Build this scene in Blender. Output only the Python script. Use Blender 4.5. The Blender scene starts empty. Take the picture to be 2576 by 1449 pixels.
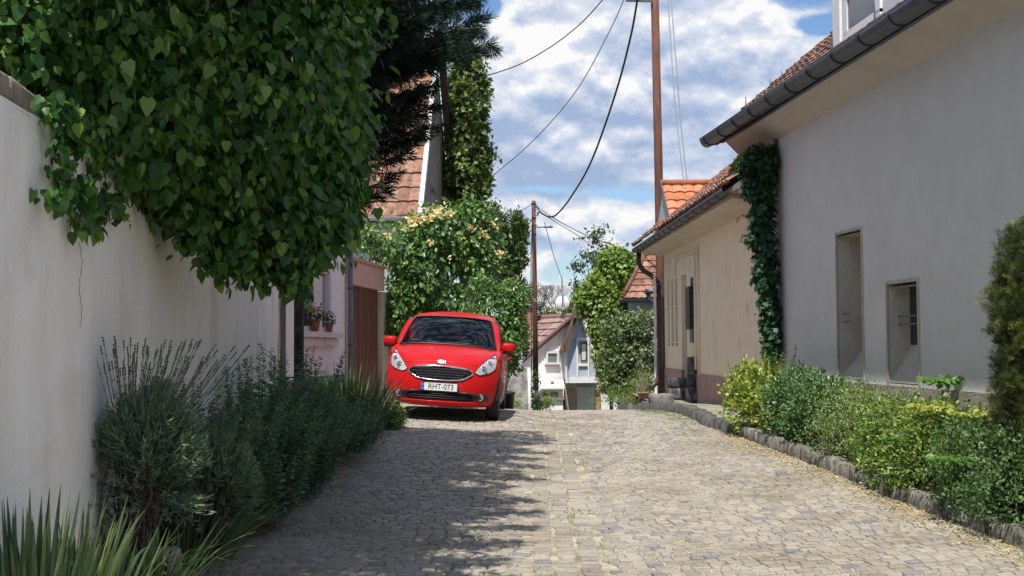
import bpy, bmesh, math, random
import numpy as np
from mathutils import Vector, Matrix
R_ = math.radians
S = bpy.context.scene
# ---------------- camera, sun, sky, exposure ----------------
F = 3300.0; HZ = 868.0; CAMZ = 1.6          # focal length and horizon in pixels of a 2576-wide picture
cd = bpy.data.cameras.new('camera'); cam = bpy.data.objects.new('camera', cd); S.collection.objects.link(cam); S.camera = cam
cd.sensor_width = 36; cd.lens = 36*F/2576; cd.clip_end = 5000; cd.clip_start = .1
CR = Matrix.Rotation(R_(90)+math.atan((HZ-724.5)/F), 3, 'X') @ Matrix.Rotation(R_(-.4), 3, 'Z')
cam.location = (0, 0, CAMZ); cam.rotation_euler = CR.to_euler()
SUN = Vector((-.15, -.50, 1)).normalized()
sl = bpy.data.lights.new('sun', 'SUN'); sl.energy = 5.0; sl.angle = R_(.5); sl.color = (1, .955, .88)
so = bpy.data.objects.new('sun', sl); S.collection.objects.link(so); so.location = (-10, -30, 60)
so.rotation_euler = SUN.to_track_quat('Z', 'Y').to_euler()
S.view_settings.view_transform = 'Standard'; S.view_settings.look = 'None'
S.view_settings.exposure = .24; S.view_settings.gamma = 1
try: S.cycles.use_denoising = True
except Exception: pass
S.cycles.max_bounces = 6; S.cycles.transparent_max_bounces = 8; S.cycles.diffuse_bounces = 4

W = bpy.data.worlds.new('World'); S.world = W; W.use_nodes = True
def build_sky():
    nt = W.node_tree; N = nt.nodes; L = nt.links; N.clear()
    def n(t, **k):
        x = N.new(t)
        for a, b in k.items(): setattr(x, a, b)
        return x
    def m(op, a, b=None, c=None):
        x = n('ShaderNodeMath', operation=op)
        for i, q in enumerate((a, b, c)):
            if q is None: continue
            if isinstance(q, (int, float)): x.inputs[i].default_value = q
            else: L.new(q, x.inputs[i])
        return x.outputs[0]
    out = n('ShaderNodeOutputWorld'); bg = n('ShaderNodeBackground'); bg.inputs['Strength'].default_value = .1
    sky = n('ShaderNodeTexSky', sky_type='NISHITA'); sky.sun_disc = False
    sky.sun_elevation = math.asin(SUN.z); sky.sun_rotation = math.atan2(SUN.x, SUN.y); sky.air_density = 1.0; sky.dust_density = .6
    tc = n('ShaderNodeTexCoord'); sp = n('ShaderNodeSeparateXYZ'); L.new(tc.outputs['Generated'], sp.inputs[0])
    ay = m('ADD', m('ABSOLUTE', sp.outputs[1]), .12)
    X = m('DIVIDE', sp.outputs[0], ay); Z = m('DIVIDE', sp.outputs[2], ay)   # slope sideways and upwards of the ray
    def noise(dx, dz, sc, det, rough, dist=0):
        cb = n('ShaderNodeCombineXYZ'); L.new(m('ADD', X, dx), cb.inputs[0]); L.new(m('MULTIPLY', m('ADD', Z, dz), 1.5), cb.inputs[1])
        t = n('ShaderNodeTexNoise'); t.inputs['Scale'].default_value = sc; t.inputs['Detail'].default_value = det
        t.inputs['Roughness'].default_value = rough; t.inputs['Distortion'].default_value = dist
        L.new(cb.outputs[0], t.inputs['Vector']); return t.outputs[0]
    def blob(u, v, ru, rv, amp):                   # a cloud (or a gap) in a given direction of the sky
        x0 = (u-1288)/F/1.1; z0 = (HZ-v)/F/1.1
        a = m('DIVIDE', m('SUBTRACT', X, x0), ru/F); b = m('DIVIDE', m('SUBTRACT', Z, z0), rv/F)
        d = m('ADD', m('MULTIPLY', a, a), m('MULTIPLY', b, b))
        return m('MULTIPLY', m('POWER', 2.718, m('MULTIPLY', d, -1.0)), amp)
    def field(dz, vor=True):
        e = noise(3.1, 1.7+dz, 5.5, 11, .6, .0)
        if not vor: return m('MULTIPLY', e, .85)
        cb = n('ShaderNodeCombineXYZ'); w = noise(9.1, 4.2+dz, 16, 4, .6); L.new(m('ADD', X, m('MULTIPLY', w, .05)), cb.inputs[0]); L.new(m('ADD', m('MULTIPLY', m('ADD', Z, dz), 1.45), m('MULTIPLY', w, .04)), cb.inputs[1])
        vo = n('ShaderNodeTexVoronoi'); vo.feature = 'F1'; vo.inputs['Scale'].default_value = 15; vo.inputs['Detail'].default_value = 2; vo.inputs['Roughness'].default_value = .5; L.new(cb.outputs[0], vo.inputs['Vector'])
        return m('ADD', m('MULTIPLY', e, .85), m('MULTIPLY', m('SUBTRACT', .62, vo.outputs['Distance']), .22))
    bl = None
    for b in SKYB:
        q = blob(*b); bl = q if bl is None else m('ADD', bl, q)
    f00 = field(0); f0 = m('ADD', f00, bl); f1 = field(.009); fA = field(.035, False); fB = field(0, False)
    ramp = n('ShaderNodeMapRange', interpolation_type='SMOOTHSTEP'); L.new(f0, ramp.inputs[0])
    ramp.inputs[1].default_value = .30; ramp.inputs[2].default_value = .44
    # lit tops and shaded bases
    sh = m('ADD', m('MULTIPLY', m('SUBTRACT', f00, f1), 6.0), m('MULTIPLY', m('SUBTRACT', fB, fA), 2.4))
    bs = None
    for b in SKYS:
        q = blob(*b); bs = q if bs is None else m('ADD', bs, q)
    sh = m('ADD', m('ADD', sh, bs), .56)
    cr = n('ShaderNodeValToRGB'); L.new(sh, cr.inputs[0]); el = cr.color_ramp.elements
    el[0].position = 0; el[0].color = (.38, .49, .71, 1)
    el[1].position = 1; el[1].color = (1.0, 1.0, 1.0, 1)
    for p, c in ((.3, (.50, .60, .79)), (.55, (.64, .71, .86)), (.8, (.80, .84, .93))):
        q = el.new(p); q.color = c + (1,)
    mul = n('ShaderNodeVectorMath', operation='SCALE'); L.new(cr.outputs[0], mul.inputs[0]); mul.inputs['Scale'].default_value = 8.2
    skym = n('ShaderNodeVectorMath', operation='MULTIPLY'); L.new(sky.outputs[0], skym.inputs[0]); skym.inputs[1].default_value = (.82, .98, 1.18)
    mx = n('ShaderNodeMix', data_type='RGBA'); L.new(ramp.outputs[0], mx.inputs[0]); L.new(skym.outputs[0], mx.inputs[6]); L.new(mul.outputs[0], mx.inputs[7])
    L.new(mx.outputs[2], bg.inputs[0]); L.new(bg.outputs[0], out.inputs[0])
# (u, v, half width, half height, amount): thick cloud where positive, blue gaps where negative
SKYB = [(1500, 200, 500, 260, .16), (1900, 250, 400, 250, .14), (1205, 25, 50, 40, -.42), (2085, 82, 60, 20, -.42), (1360, 482, 110, 14, -.16), (1590, 500, 120, 14, -.16),
        (1290, 545, 130, 45, .16), (1420, 560, 90, 60, .12), (1580, 560, 110, 50, .15), (1500, 400, 250, 70, .14), (1300, 660, 120, 70, .05)]
SKYS = [(1380, 110, 55, 50, .5), (1540, 380, 110, 40, .45), (1380, 290, 170, 60, -.38), (1520, 490, 200, 22, -.3), (1770, 250, 200, 120, -.12), (1290, 530, 150, 40, .4), (1600, 545, 90, 35, .4), (1330, 410, 130, 25, -.2),
        (1900, 110, 150, 70, .22), (1250, 110, 110, 60, .22), (1420, 530, 60, 50, .3), (1450, 150, 300, 40, .0), (1930, 350, 200, 60, -.2)]
build_sky()
try: W.cycles.sampling_method = 'MANUAL'; W.cycles.sample_map_resolution = 256
except Exception: pass

# ---------------- helpers ----------------
rng = np.random.default_rng(7); rnd = random.Random(5)
def ray(u, v):
    d = CR @ Vector(((u-1288)/F, -(v-724.5)/F, -1)); return d/d.y
def P(u, v, y):
    return Vector((0, 0, CAMZ)) + ray(u, v)*y
def onwall(u, v, a, k):                     # where the ray meets the upright plane x = a + k*y
    d = ray(u, v); return P(u, v, a/(d.x-k))
def noise2(x, y, s=0):
    return (math.sin(x*1.7+s)+math.sin(y*2.3+1.3*s+1)+math.sin((x+y)*1.1+2*s)+.5*math.sin(x*4.1-y*3.3+s))/3.5

ORG = {}
def setp(o, label=None, cat=None, group=None, kind=None):
    if label: o['label'] = label
    if cat: o['category'] = cat
    if group: o['group'] = group
    if kind: o['kind'] = kind
    return o
def thing(name, label, cat, loc=(0, 0, 0), group=None, rot=None):
    o = bpy.data.objects.new(name, None); S.collection.objects.link(o); o.location = loc; o.empty_display_size = .2
    if rot: o.rotation_euler = rot
    ORG[o.name] = Vector(loc) if not rot else Vector((0, 0, 0))
    return setp(o, label, cat, group)
def link(name, me, mat, parent=None, smooth=False, loc=None, **k):
    if smooth:
        me.polygons.foreach_set('use_smooth', [True]*len(me.polygons))
    me.materials.append(mat)
    o = bpy.data.objects.new(name, me); S.collection.objects.link(o)
    if parent is not None:
        org = ORG[parent.name]; me.transform(Matrix.Translation(-org)); o.parent = parent; ORG[o.name] = org
    else:
        if loc is None: loc = (0, 0, 0)
        me.transform(Matrix.Translation(-Vector(loc))); o.location = loc; ORG[o.name] = Vector(loc)
    return setp(o, **k)
class MB:
    def __init__(s): s.v = []; s.f = []; s.r = []
    def add(s, vs, fs, r=None):
        b = len(s.v); s.v += [tuple(p) for p in vs]; s.f += [[i+b for i in f] for f in fs]
        s.r += [rnd.random() if r is None else r]*len(vs)
        return s
    def box(s, c, d, rot=None, bev=0):
        hx, hy, hz = d[0]/2, d[1]/2, d[2]/2
        if bev:
            bm = bmesh.new(); bmesh.ops.create_cube(bm, size=1); bmesh.ops.scale(bm, vec=d, verts=bm.verts)
            bmesh.ops.bevel(bm, geom=bm.edges[:], offset=bev, segments=2, affect='EDGES', profile=.5)
            vs = [v.co.copy() for v in bm.verts]; fs = [[v.index for v in f.verts] for f in bm.faces]; bm.free()
        else:
            vs = [Vector((x, y, z)) for x in (-hx, hx) for y in (-hy, hy) for z in (-hz, hz)]
            fs = [[0, 1, 3, 2], [4, 6, 7, 5], [0, 4, 5, 1], [2, 3, 7, 6], [0, 2, 6, 4], [1, 5, 7, 3]]
        if rot is not None: vs = [rot @ v for v in vs]
        return s.add([v+Vector(c) for v in vs], fs)
    def fr(s, fr, a, n, z, bev=0):           # box in a wall frame: a along, n outward, z up
        o, A, Nn = fr
        vs = [o + A*x + Nn*y + Vector((0, 0, w)) for x in a for y in n for w in z]
        return s.add(vs, [[0, 1, 3, 2], [4, 6, 7, 5], [0, 4, 5, 1], [2, 3, 7, 6], [0, 2, 6, 4], [1, 5, 7, 3]])
    def tube(s, pts, r, n=8, cap=True):
        pts = [Vector(p) for p in pts]; m = len(pts); rs = r if isinstance(r, (list, tuple)) else [r]*m
        b = len(s.v); vs = []; up = None
        for i, p in enumerate(pts):
            t = (pts[min(i+1, m-1)]-pts[max(i-1, 0)]).normalized()
            if up is None: up = t.orthogonal().normalized()
            up = (up - t*up.dot(t)).normalized(); sd = t.cross(up)
            for k in range(n):
                a = 2*math.pi*k/n; vs.append(p+(up*math.cos(a)+sd*math.sin(a))*rs[i])
        fs = [[i*n+k, i*n+(k+1) % n, (i+1)*n+(k+1) % n, (i+1)*n+k] for i in range(m-1) for k in range(n)]
        if cap: fs += [list(range(n))[::-1], [(m-1)*n+k for k in range(n)]]
        return s.add(vs, fs)
    def prism(s, poly, ext):                 # poly: 3-D points, ext: extrusion vector
        poly = [Vector(p) for p in poly]; e = Vector(ext); n = len(poly)
        return s.add(poly+[p+e for p in poly], [list(range(n))[::-1], [n+i for i in range(n)]]+[[i, (i+1) % n, n+(i+1) % n, n+i] for i in range(n)])
    def lathe(s, prof, c, n=20, M=None):
        vs = []
        for (r, z) in prof:
            for k in range(n):
                a = 2*math.pi*k/n; q = Vector((r*math.cos(a), r*math.sin(a), z))
                vs.append((M @ q if M else q)+Vector(c))
        m = len(prof)
        return s.add(vs, [[i*n+k, i*n+(k+1) % n, (i+1)*n+(k+1) % n, (i+1)*n+k] for i in range(m-1) for k in range(n)])
    def mesh(s, name='m', rndattr=False):
        me = bpy.data.meshes.new(name); me.from_pydata(s.v, [], s.f); me.update()
        bm = bmesh.new(); bm.from_mesh(me); bmesh.ops.recalc_face_normals(bm, faces=bm.faces); bm.to_mesh(me); bm.free()
        if rndattr:
            a = me.attributes.new('rnd', 'FLOAT', 'POINT'); a.data.foreach_set('value', s.r)
        return me
    def link(s, name, mat, parent=None, smooth=False, rndattr=False, **k):
        return link(name, s.mesh(name, rndattr), mat, parent, smooth, **k)

# ---- materials
def nodes(name):
    m = bpy.data.materials.new(name); m.use_nodes = True; nt = m.node_tree
    return m, nt, nt.nodes, nt.links, nt.nodes['Principled BSDF']
def M_(name, c, rough=.7, metal=0, var=.12, sc=6, bump=.0, bsc=40, c2=None, streak=False, spec=None, coat=0, rattr=None, det=6, thr=(.35, .7), mot=None):
    m, nt, N, L, b = nodes(name)
    b.inputs['Roughness'].default_value = rough; b.inputs['Metallic'].default_value = metal
    if spec is not None: b.inputs['Specular IOR Level'].default_value = spec
    if coat: b.inputs['Coat Weight'].default_value = coat; b.inputs['Coat Roughness'].default_value = .04
    g = N.new('ShaderNodeNewGeometry'); tx = N.new('ShaderNodeTexNoise'); tx.inputs['Scale'].default_value = sc; tx.inputs['Detail'].default_value = det
    vec = g.outputs['Position']
    if streak:
        mp = N.new('ShaderNodeMapping'); mp.inputs['Scale'].default_value = (1, 1, .16); L.new(vec, mp.inputs[0]); L.new(mp.outputs[0], tx.inputs['Vector'])
    else: L.new(vec, tx.inputs['Vector'])
    r = N.new('ShaderNodeValToRGB'); L.new(tx.outputs[0], r.inputs[0])
    r.color_ramp.elements[0].position = thr[0]; r.color_ramp.elements[1].position = thr[1]
    ca = c2 if c2 else tuple(x*(1-var) for x in c); cb = c if c2 else tuple(min(1, x*(1+var)) for x in c)
    r.color_ramp.elements[0].color = ca+(1,); r.color_ramp.elements[1].color = cb+(1,)
    col = r.outputs[0]
    if mot:                                   # a second layer of blotches: (colour, scale, low, high, amount)
        t2 = N.new('ShaderNodeTexNoise'); t2.inputs['Scale'].default_value = mot[1]; t2.inputs['Detail'].default_value = 8; L.new(vec, t2.inputs['Vector'])
        q = N.new('ShaderNodeMapRange'); L.new(t2.outputs[0], q.inputs[0]); q.inputs[1].default_value = mot[2]; q.inputs[2].default_value = mot[3]; q.inputs[4].default_value = mot[4]
        mm = N.new('ShaderNodeMix'); mm.data_type = 'RGBA'; L.new(q.outputs[0], mm.inputs[0]); L.new(col, mm.inputs[6]); mm.inputs[7].default_value = mot[0]+(1,); col = mm.outputs[2]
    if rattr:                                 # list of (position, colour) by each piece's own random number
        at = N.new('ShaderNodeAttribute'); at.attribute_name = 'rnd'; r2 = N.new('ShaderNodeValToRGB'); L.new(at.outputs['Fac'], r2.inputs[0])
        e = r2.color_ramp.elements
        e[0].position = rattr[0][0]; e[0].color = rattr[0][1]+(1,); e[1].position = rattr[-1][0]; e[1].color = rattr[-1][1]+(1,)
        for p, cc in rattr[1:-1]: q = e.new(p); q.color = cc+(1,)
        mx = N.new('ShaderNodeMix'); mx.data_type = 'RGBA'; mx.blend_type = 'MULTIPLY'; mx.inputs[0].default_value = 1
        L.new(r2.outputs[0], mx.inputs[6]); L.new(col, mx.inputs[7]); col = mx.outputs[2]
    L.new(col, b.inputs['Base Color'])
    if bump:
        t3 = N.new('ShaderNodeTexNoise'); t3.inputs['Scale'].default_value = bsc; t3.inputs['Detail'].default_value = 7; L.new(vec, t3.inputs['Vector'])
        bp = N.new('ShaderNodeBump'); bp.inputs['Strength'].default_value = bump; bp.inputs['Distance'].default_value = .02
        L.new(t3.outputs[0], bp.inputs['Height']); L.new(bp.outputs[0], b.inputs['Normal'])
    return m
def leafmat(name, cols, rough=.45, trans=.28, spec=.4):
    m, nt, N, L, b = nodes(name)
    at = N.new('ShaderNodeAttribute'); at.attribute_name = 'rnd'; r = N.new('ShaderNodeValToRGB'); L.new(at.outputs['Fac'], r.inputs[0])
    e = r.color_ramp.elements; n = len(cols); e[0].color = cols[0]+(1,); e[1].color = cols[-1]+(1,); e[0].position = 0; e[1].position = 1
    for i, c in enumerate(cols[1:-1]): q = e.new((i+1)/(n-1)); q.color = c+(1,)
    L.new(r.outputs[0], b.inputs['Base Color']); b.inputs['Roughness'].default_value = rough; b.inputs['Specular IOR Level'].default_value = spec
    tr = N.new('ShaderNodeBsdfTranslucent'); mu = N.new('ShaderNodeMix'); mu.data_type = 'RGBA'; mu.blend_type = 'MULTIPLY'; mu.inputs[0].default_value = 1
    L.new(r.outputs[0], mu.inputs[6]); mu.inputs[7].default_value = (1.5, 1.7, .6, 1); L.new(mu.outputs[2], tr.inputs[0])
    mx = N.new('ShaderNodeMixShader'); mx.inputs[0].default_value = trans; L.new(b.outputs[0], mx.inputs[1]); L.new(tr.outputs[0], mx.inputs[2])
    L.new(mx.outputs[0], N['Material Output'].inputs[0]); return m

# ---- leaves
TPL = {
 'heart': ([(0, 0, 0), (-.1, .24, .03), (.2, .46, .09), (.62, .3, .06), (1, 0, -.12), (.62, -.3, .06), (.2, -.46, .09), (-.1, -.24, .03), (.45, 0, 0)],
           [[0, 8, 2, 1], [8, 4, 3, 2], [0, 7, 6, 8], [8, 6, 5, 4]]),
 'oval': ([(0, 0, 0), (.35, .26, .07), (.75, .2, .05), (1, 0, -.05), (.75, -.2, .05), (.35, -.26, .07)], [[0, 3, 2, 1], [0, 5, 4, 3]]),
 'spray': ([(0, 0, 0), (.5, .045, .01), (1, 0, -.06), (.5, -.045, .01), (.12, 0, 0), (.5, .20, .02), (.82, .34, -.03), (.46, .26, .02), (.5, -.20, .02), (.82, -.34, -.03), (.46, -.26, .02), (.4, 0, 0), (.7, .11, 0), (.98, .2, -.03), (.7, -.11, 0), (.98, -.2, -.03)],
           [[0, 3, 2, 1], [4, 5, 6, 7], [4, 10, 9, 8], [11, 12, 13], [11, 15, 14]]),
 'narrow': ([(0, 0, 0), (.4, .09, .02), (1, 0, -.05), (.4, -.09, .02)], [[0, 3, 2, 1]]),
 'lobed': ([(0, 0, 0), (.05, .5, .06), (.32, .26, .03), (.6, .44, .05), (.62, .18, .02), (1, 0, -.08), (.62, -.18, .02), (.6, -.44, .05), (.32, -.26, .03), (.05, -.5, .06)],
           [[0, 2, 1], [0, 4, 3, 2], [0, 6, 5, 4], [0, 8, 7, 6], [0, 9, 8]]),
}
def norm(a): return a/np.maximum(np.linalg.norm(a, axis=1, keepdims=True), 1e-9)
def leaf_mesh(pos, tip, nor, size, tpl='oval', r=None):
    pos = np.asarray(pos, float); n = len(pos); tv, tf = TPL[tpl]; tv = np.array(tv); k = len(tv)
    t = norm(tip); s = norm(np.cross(nor, t)); nn = np.cross(t, s)
    size = np.broadcast_to(size, (n,))[:, None, None]
    V = pos[:, None, :]+size*(tv[None, :, 0:1]*t[:, None]+tv[None, :, 1:2]*s[:, None]+tv[None, :, 2:3]*nn[:, None])
    V = V.reshape(-1, 3); lens = [len(f) for f in tf]; flat = np.array([i for f in tf for i in f])
    loops = (flat[None]+(np.arange(n)*k)[:, None]).reshape(-1); starts = np.concatenate([[0], np.cumsum(np.tile(lens, n))[:-1]])
    me = bpy.data.meshes.new('leaves'); me.vertices.add(len(V)); me.vertices.foreach_set('co', V.astype('f').ravel())
    me.loops.add(len(loops)); me.loops.foreach_set('vertex_index', loops.astype('i')); me.polygons.add(n*len(tf))
    me.polygons.foreach_set('loop_start', starts.astype('i')); me.update(calc_edges=True)
    if r is None: r = rng.random(n)
    a = me.attributes.new('rnd', 'FLOAT', 'POINT'); a.data.foreach_set('value', np.repeat(r, k).astype('f'))
    return me
def crown(blobs, n, size, tpl='oval', droop=.3, per=14, spread=.09, shell=.45, out=.6, zmin=None, sizevar=.3):
    """leaf clumps spread through ellipsoids (x,y,z,rx,ry,rz); clumps share a tone, with gaps between them"""
    B = np.array(blobs, float); w = (B[:, 3]*B[:, 4]+B[:, 4]*B[:, 5]+B[:, 3]*B[:, 5]); w /= w.sum()
    nc = max(6, n//per); bi = rng.choice(len(B), nc, p=w); d = norm(rng.normal(size=(nc, 3)))
    rad = 1-shell*rng.random(nc)**1.6+rng.normal(size=nc)*.05
    C = B[bi, :3]+B[bi, 3:]*d*rad[:, None]
    ci = rng.integers(0, nc, n); od = norm(d[ci]/B[bi[ci], 3:]*B[bi[ci], 3:].mean(1)[:, None])
    pos = C[ci]+rng.normal(size=(n, 3))*spread
    tip = od*out+rng.normal(size=(n, 3))*.55+np.array([0, 0, -droop]); nor = od*.7+np.array([0, -.15, .6])+rng.normal(size=(n, 3))*.5
    tone = np.clip(.65*rng.random(nc)[ci]+.35*rng.random(n), 0, 1)
    if zmin is not None:
        k = pos[:, 2] > zmin; pos, tip, nor, tone = pos[k], tip[k], nor[k], tone[k]
    sz = size*(1-sizevar+2*sizevar*rng.random(len(pos)))
    return leaf_mesh(pos, tip, nor, sz, tpl, tone), C
def twigs(mb, base, pts, r0=.012, r1=.004, sag=.1, n=5):
    for p in pts:
        p = Vector(p); b = Vector(base(p)) if callable(base) else Vector(base)
        mid = b.lerp(p, .5)+Vector((rnd.uniform(-.1, .1), rnd.uniform(-.1, .1), sag*rnd.random()))*(p-b).length
        mb.tube([b, b.lerp(mid, .6), mid, mid.lerp(p, .5), p], [r0, r0*.8, (r0+r1)/2, r1, r1*.6], n)
def bush(name, label, cat, base, blobs, n, size, lmat, tpl='oval', smat=None, ns=14, r0=.014, zmin=None, group=None, **k):
    t = thing(name, label, cat, base, group)
    me, C = crown(blobs, n, size, tpl, zmin=zmin, **k); link('foliage', me, lmat, t)
    mb = MB(); idx = rng.choice(len(C), min(ns, len(C)), replace=False)
    twigs(mb, lambda p: Vector(base)+Vector((rnd.uniform(-.05, .05), rnd.uniform(-.05, .05), -.02)), [C[i] for i in idx], r0, .003)
    mb.link('stems', smat or MT['bark'], t, True)
    return t
def blades(base, n, h, spread, width, lean=(0, 0), tips_mat=None, rad=.12, bend=.35, fan=None):
    """sword leaves growing from one clump: tapered, creased, bending outwards"""
    V = []; Fc = []; r = []
    for i in range(n):
        a = rnd.uniform(0, 2*math.pi); q = rnd.random()**.7
        bx = base[0]+math.cos(a)*rad*q; by = base[1]+math.sin(a)*rad*q; L = h*rnd.uniform(.6, 1.05)
        ox = math.cos(a)*spread*q*rnd.uniform(.6, 1.3)+lean[0]; oy = math.sin(a)*spread*q*rnd.uniform(.6, 1.3)+lean[1]
        wd = width*rnd.uniform(.7, 1.2); b = len(V); sa = a+math.pi/2+rnd.uniform(-.7, .7); sx, sy = math.cos(sa), math.sin(sa); K = 6; bb = bend*rnd.random()
        for j in range(K+1):
            s = j/K; cx = bx+ox*L*(s+bb*s*s*1.2); cy = by+oy*L*(s+bb*s*s*1.2); cz = base[2]+L*(s-bb*s**2.6)
            w = wd*(1-s**2.4)*.5+.0008
            V += [(cx-sx*w, cy-sy*w, cz), (cx+sy*w*.3, cy-sx*w*.3, cz-.002), (cx+sx*w, cy+sy*w, cz)]
            if j: p = b+3*(j-1); Fc += [[p, p+1, p+4, p+3], [p+1, p+2, p+5, p+4]]
        r += [rnd.random()]*(3*(K+1))
    m = MB(); m.v = V; m.f = Fc; m.r = r; return m
def tiles(o, A, U, na, nu, wa, hu, arch=.022, lift=.03, jit=.006):
    """roof of overlapping curved tiles: o lower corner, A along the eave, U up the slope"""
    A = Vector(A).normalized(); U = Vector(U).normalized(); N = A.cross(U)
    if N.z < 0: N = -N
    mb = MB()
    for j in range(nu):
        for i in range(na):
            b = Vector(o)+A*(i*wa)+U*(j*hu)+N*rnd.uniform(0, jit)+U*rnd.uniform(-jit, jit); vs = []
            for (uu, hh) in ((hu*1.12, 0), (0, lift)):
                for q in range(5):
                    s = q/4; vs.append(b+A*(s*wa*1.0)+U*uu+N*(hh+arch*math.sin(math.pi*s)))
            for q in range(5): vs.append(vs[5+q]-N*(lift+.004)+N*0)
            mb.add(vs, [[q, q+1, q+6, q+5] for q in range(4)]+[[5+q, 6+q, 11+q, 10+q] for q in range(4)])
    return mb
def gutter(p0, p1, r, n, lip=True):
    p0, p1 = Vector(p0), Vector(p1); d = (p1-p0).normalized(); s = d.cross(Vector((0, 0, 1))).normalized(); mb = MB(); vs = []
    K = 10
    for p in (p0, p1):
        for rr in (r, r-.006):
            for k in range(K+1):
                a = math.pi*k/K; vs.append(p+s*(math.cos(a)*rr)-Vector((0, 0, math.sin(a)*rr)))
    m = K+1; fs = []
    for k in range(K): fs += [[k, k+1, 2*m+k+1, 2*m+k], [m+k, m+k+1, 3*m+k+1, 3*m+k], [k, k+1, m+k+1, m+k], [2*m+k, 2*m+k+1, 3*m+k+1, 3*m+k]]
    fs += [[0, m, 3*m, 2*m], [K, m+K, 3*m+K, 2*m+K]]
    mb.add(vs, fs)
    for sg in (1, -1): mb.tube([p0+s*sg*(r+.003), p1+s*sg*(r+.003)], .008, 6)
    brs = []
    for i in range(n):
        br = MB(); brs.append(br); c = p0.lerp(p1, (i+.3)/n); br.tube([c+s*(math.cos(a)*(r+.008))-Vector((0, 0, math.sin(a)*(r+.008))) for a in [math.pi*k/10 for k in range(11)]], .009, 6)
    return mb, brs
def letters(txt, h, mat, name, parent, M, wide=1.0, ext=.001, bold=0.0):
    cu = bpy.data.curves.new('t', 'FONT'); cu.body = txt; cu.size = 1; cu.align_x = 'CENTER'; cu.align_y = 'CENTER'; cu.extrude = .01; cu.offset = bold
    ob = bpy.data.objects.new('t', cu); S.collection.objects.link(ob); bpy.context.view_layer.update()
    me = bpy.data.meshes.new_from_object(ob.evaluated_get(bpy.context.evaluated_depsgraph_get())); bpy.data.objects.remove(ob)
    k = h/.70; me.transform(Matrix.Diagonal((k*wide, k, ext/.01, 1))); me.transform(M)
    return link(name, me, mat, parent)

def brackets(brs, mat, g):
    for b in brs: b.link('bracket', mat, g, True)
MT = {}
MT['bark'] = M_('bark', (.11, .085, .065), .9, var=.3, sc=20, bump=.6, bsc=60)
MT['drybark'] = M_('dry_bark', (.2, .15, .12), .9, var=.3, sc=25, bump=.5)
# ================= ground =================
ZP = np.array([(-40, -1.0), (0, -.3), (6, -.1), (9, 0), (12, .12), (15, .3), (18.6, .49), (21, .53), (24, .45), (27, .26), (31, -.15), (36, -.8), (45, -1.9), (60, -3), (200, -6), (3000, -8)])
_yy = np.linspace(-40, 80, 1201); _zz = np.interp(_yy, ZP[:, 0], ZP[:, 1]); _zz = np.convolve(np.pad(_zz, 9, 'edge'), np.ones(19)/19, 'valid')
def sst(a, b, x): t = np.clip((x-a)/(b-a), 0, 1); return t*t*(3-2*t)
def H(x, y):
    z = np.where(np.asarray(y) < 80, np.interp(y, _yy, _zz), np.interp(y, ZP[:, 0], ZP[:, 1]))
    cs = .055*sst(13, 18, y)*(1-sst(24, 28, y)); return z-cs*np.clip(np.asarray(x)+.4, -2.5, 1.0)
def Hf(x, y): return float(H(x, y))
KL = np.array([(2, -1.85), (6, -1.95), (8, -2.05), (9.5, -2.15), (11, -2.25), (12.2, -2.16), (13.9, -2.05), (16, -1.83), (18.2, -1.58)])   # left kerb: y, x
KR = np.array([(2, 4.65), (9.9, 3.82), (13, 3.46), (17.5, 2.95)])
LEDGE = [(2.93, 17.6), (2.72, 18.6), (2.72, 20), (2.66, 22), (2.62, 24), (2.6, 27), (2.62, 30.5)]
def kl(y): return np.interp(y, KL[:, 0], KL[:, 1]) if np.max(y) <= 18.2 else np.where(np.asarray(y) <= 18.2, np.interp(y, KL[:, 0], KL[:, 1]), -3.4+.09*(np.asarray(y)-18.2))
def kr(y):
    l = np.array([(q[1], q[0]) for q in LEDGE]); return np.where(np.asarray(y) <= 17.5, np.interp(y, KR[:, 0], KR[:, 1]), np.interp(y, l[:, 0], l[:, 1]))
def sheet(name, xs, ys, zf, mat, **k):
    X, Y = np.meshgrid(xs, ys); Z = zf(X, Y); nx, ny = len(xs), len(ys)
    V = np.stack([X, Y, Z], -1).reshape(-1, 3)
    F_ = [[j*nx+i, j*nx+i+1, (j+1)*nx+i+1, (j+1)*nx+i] for j in range(ny-1) for i in range(nx-1)]
    me = bpy.data.meshes.new(name); me.from_pydata(V.tolist(), [], F_); return link(name, me, mat, smooth=True, **k)
MT['soil'] = M_('soil', (.12, .09, .065), .95, var=.35, sc=14, bump=.8, bsc=50)
MT['ground'] = M_('ground', (.17, .15, .09), .95, c2=(.08, .10, .04), sc=2.5, bump=.6)
xs = np.concatenate([np.linspace(-1500, -30, 12), np.arange(-20, 20.1, .8), np.linspace(30, 1500, 12)]); ys = np.concatenate([np.linspace(-60, -2, 8), np.arange(0, 62, .8), np.linspace(70, 2500, 20)])
sheet('ground', xs, ys, lambda x, y: H(x, y)-.03, MT['ground'], kind='structure')
# bedding sand between the setts
MT['sand'] = M_('joint_sand', (.48, .42, .33), .95, c2=(.24, .22, .14), sc=3.2, thr=(.36, .56), bump=.7, bsc=90, mot=((.12, .14, .05), 1.7, .5, .68, .75))
ys = np.arange(2, 34, .12); nx = 50; V = []; F_ = []
for y in ys:
    for i in range(nx+1):
        x = float(kl(y))-.05+(float(kr(y))+.1-float(kl(y)))*i/nx; V.append((x, y, Hf(x, y)-.004+.004*noise2(x*5, y*5)))
n1 = nx+1
for j in range(len(ys)-1):
    for i in range(nx): F_.append([j*n1+i, j*n1+i+1, (j+1)*n1+i+1, (j+1)*n1+i])
me = bpy.data.meshes.new('joint_sand'); me.from_pydata(V, [], F_); link('joint_sand', me, MT['sand'], smooth=True, kind='structure')
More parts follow.
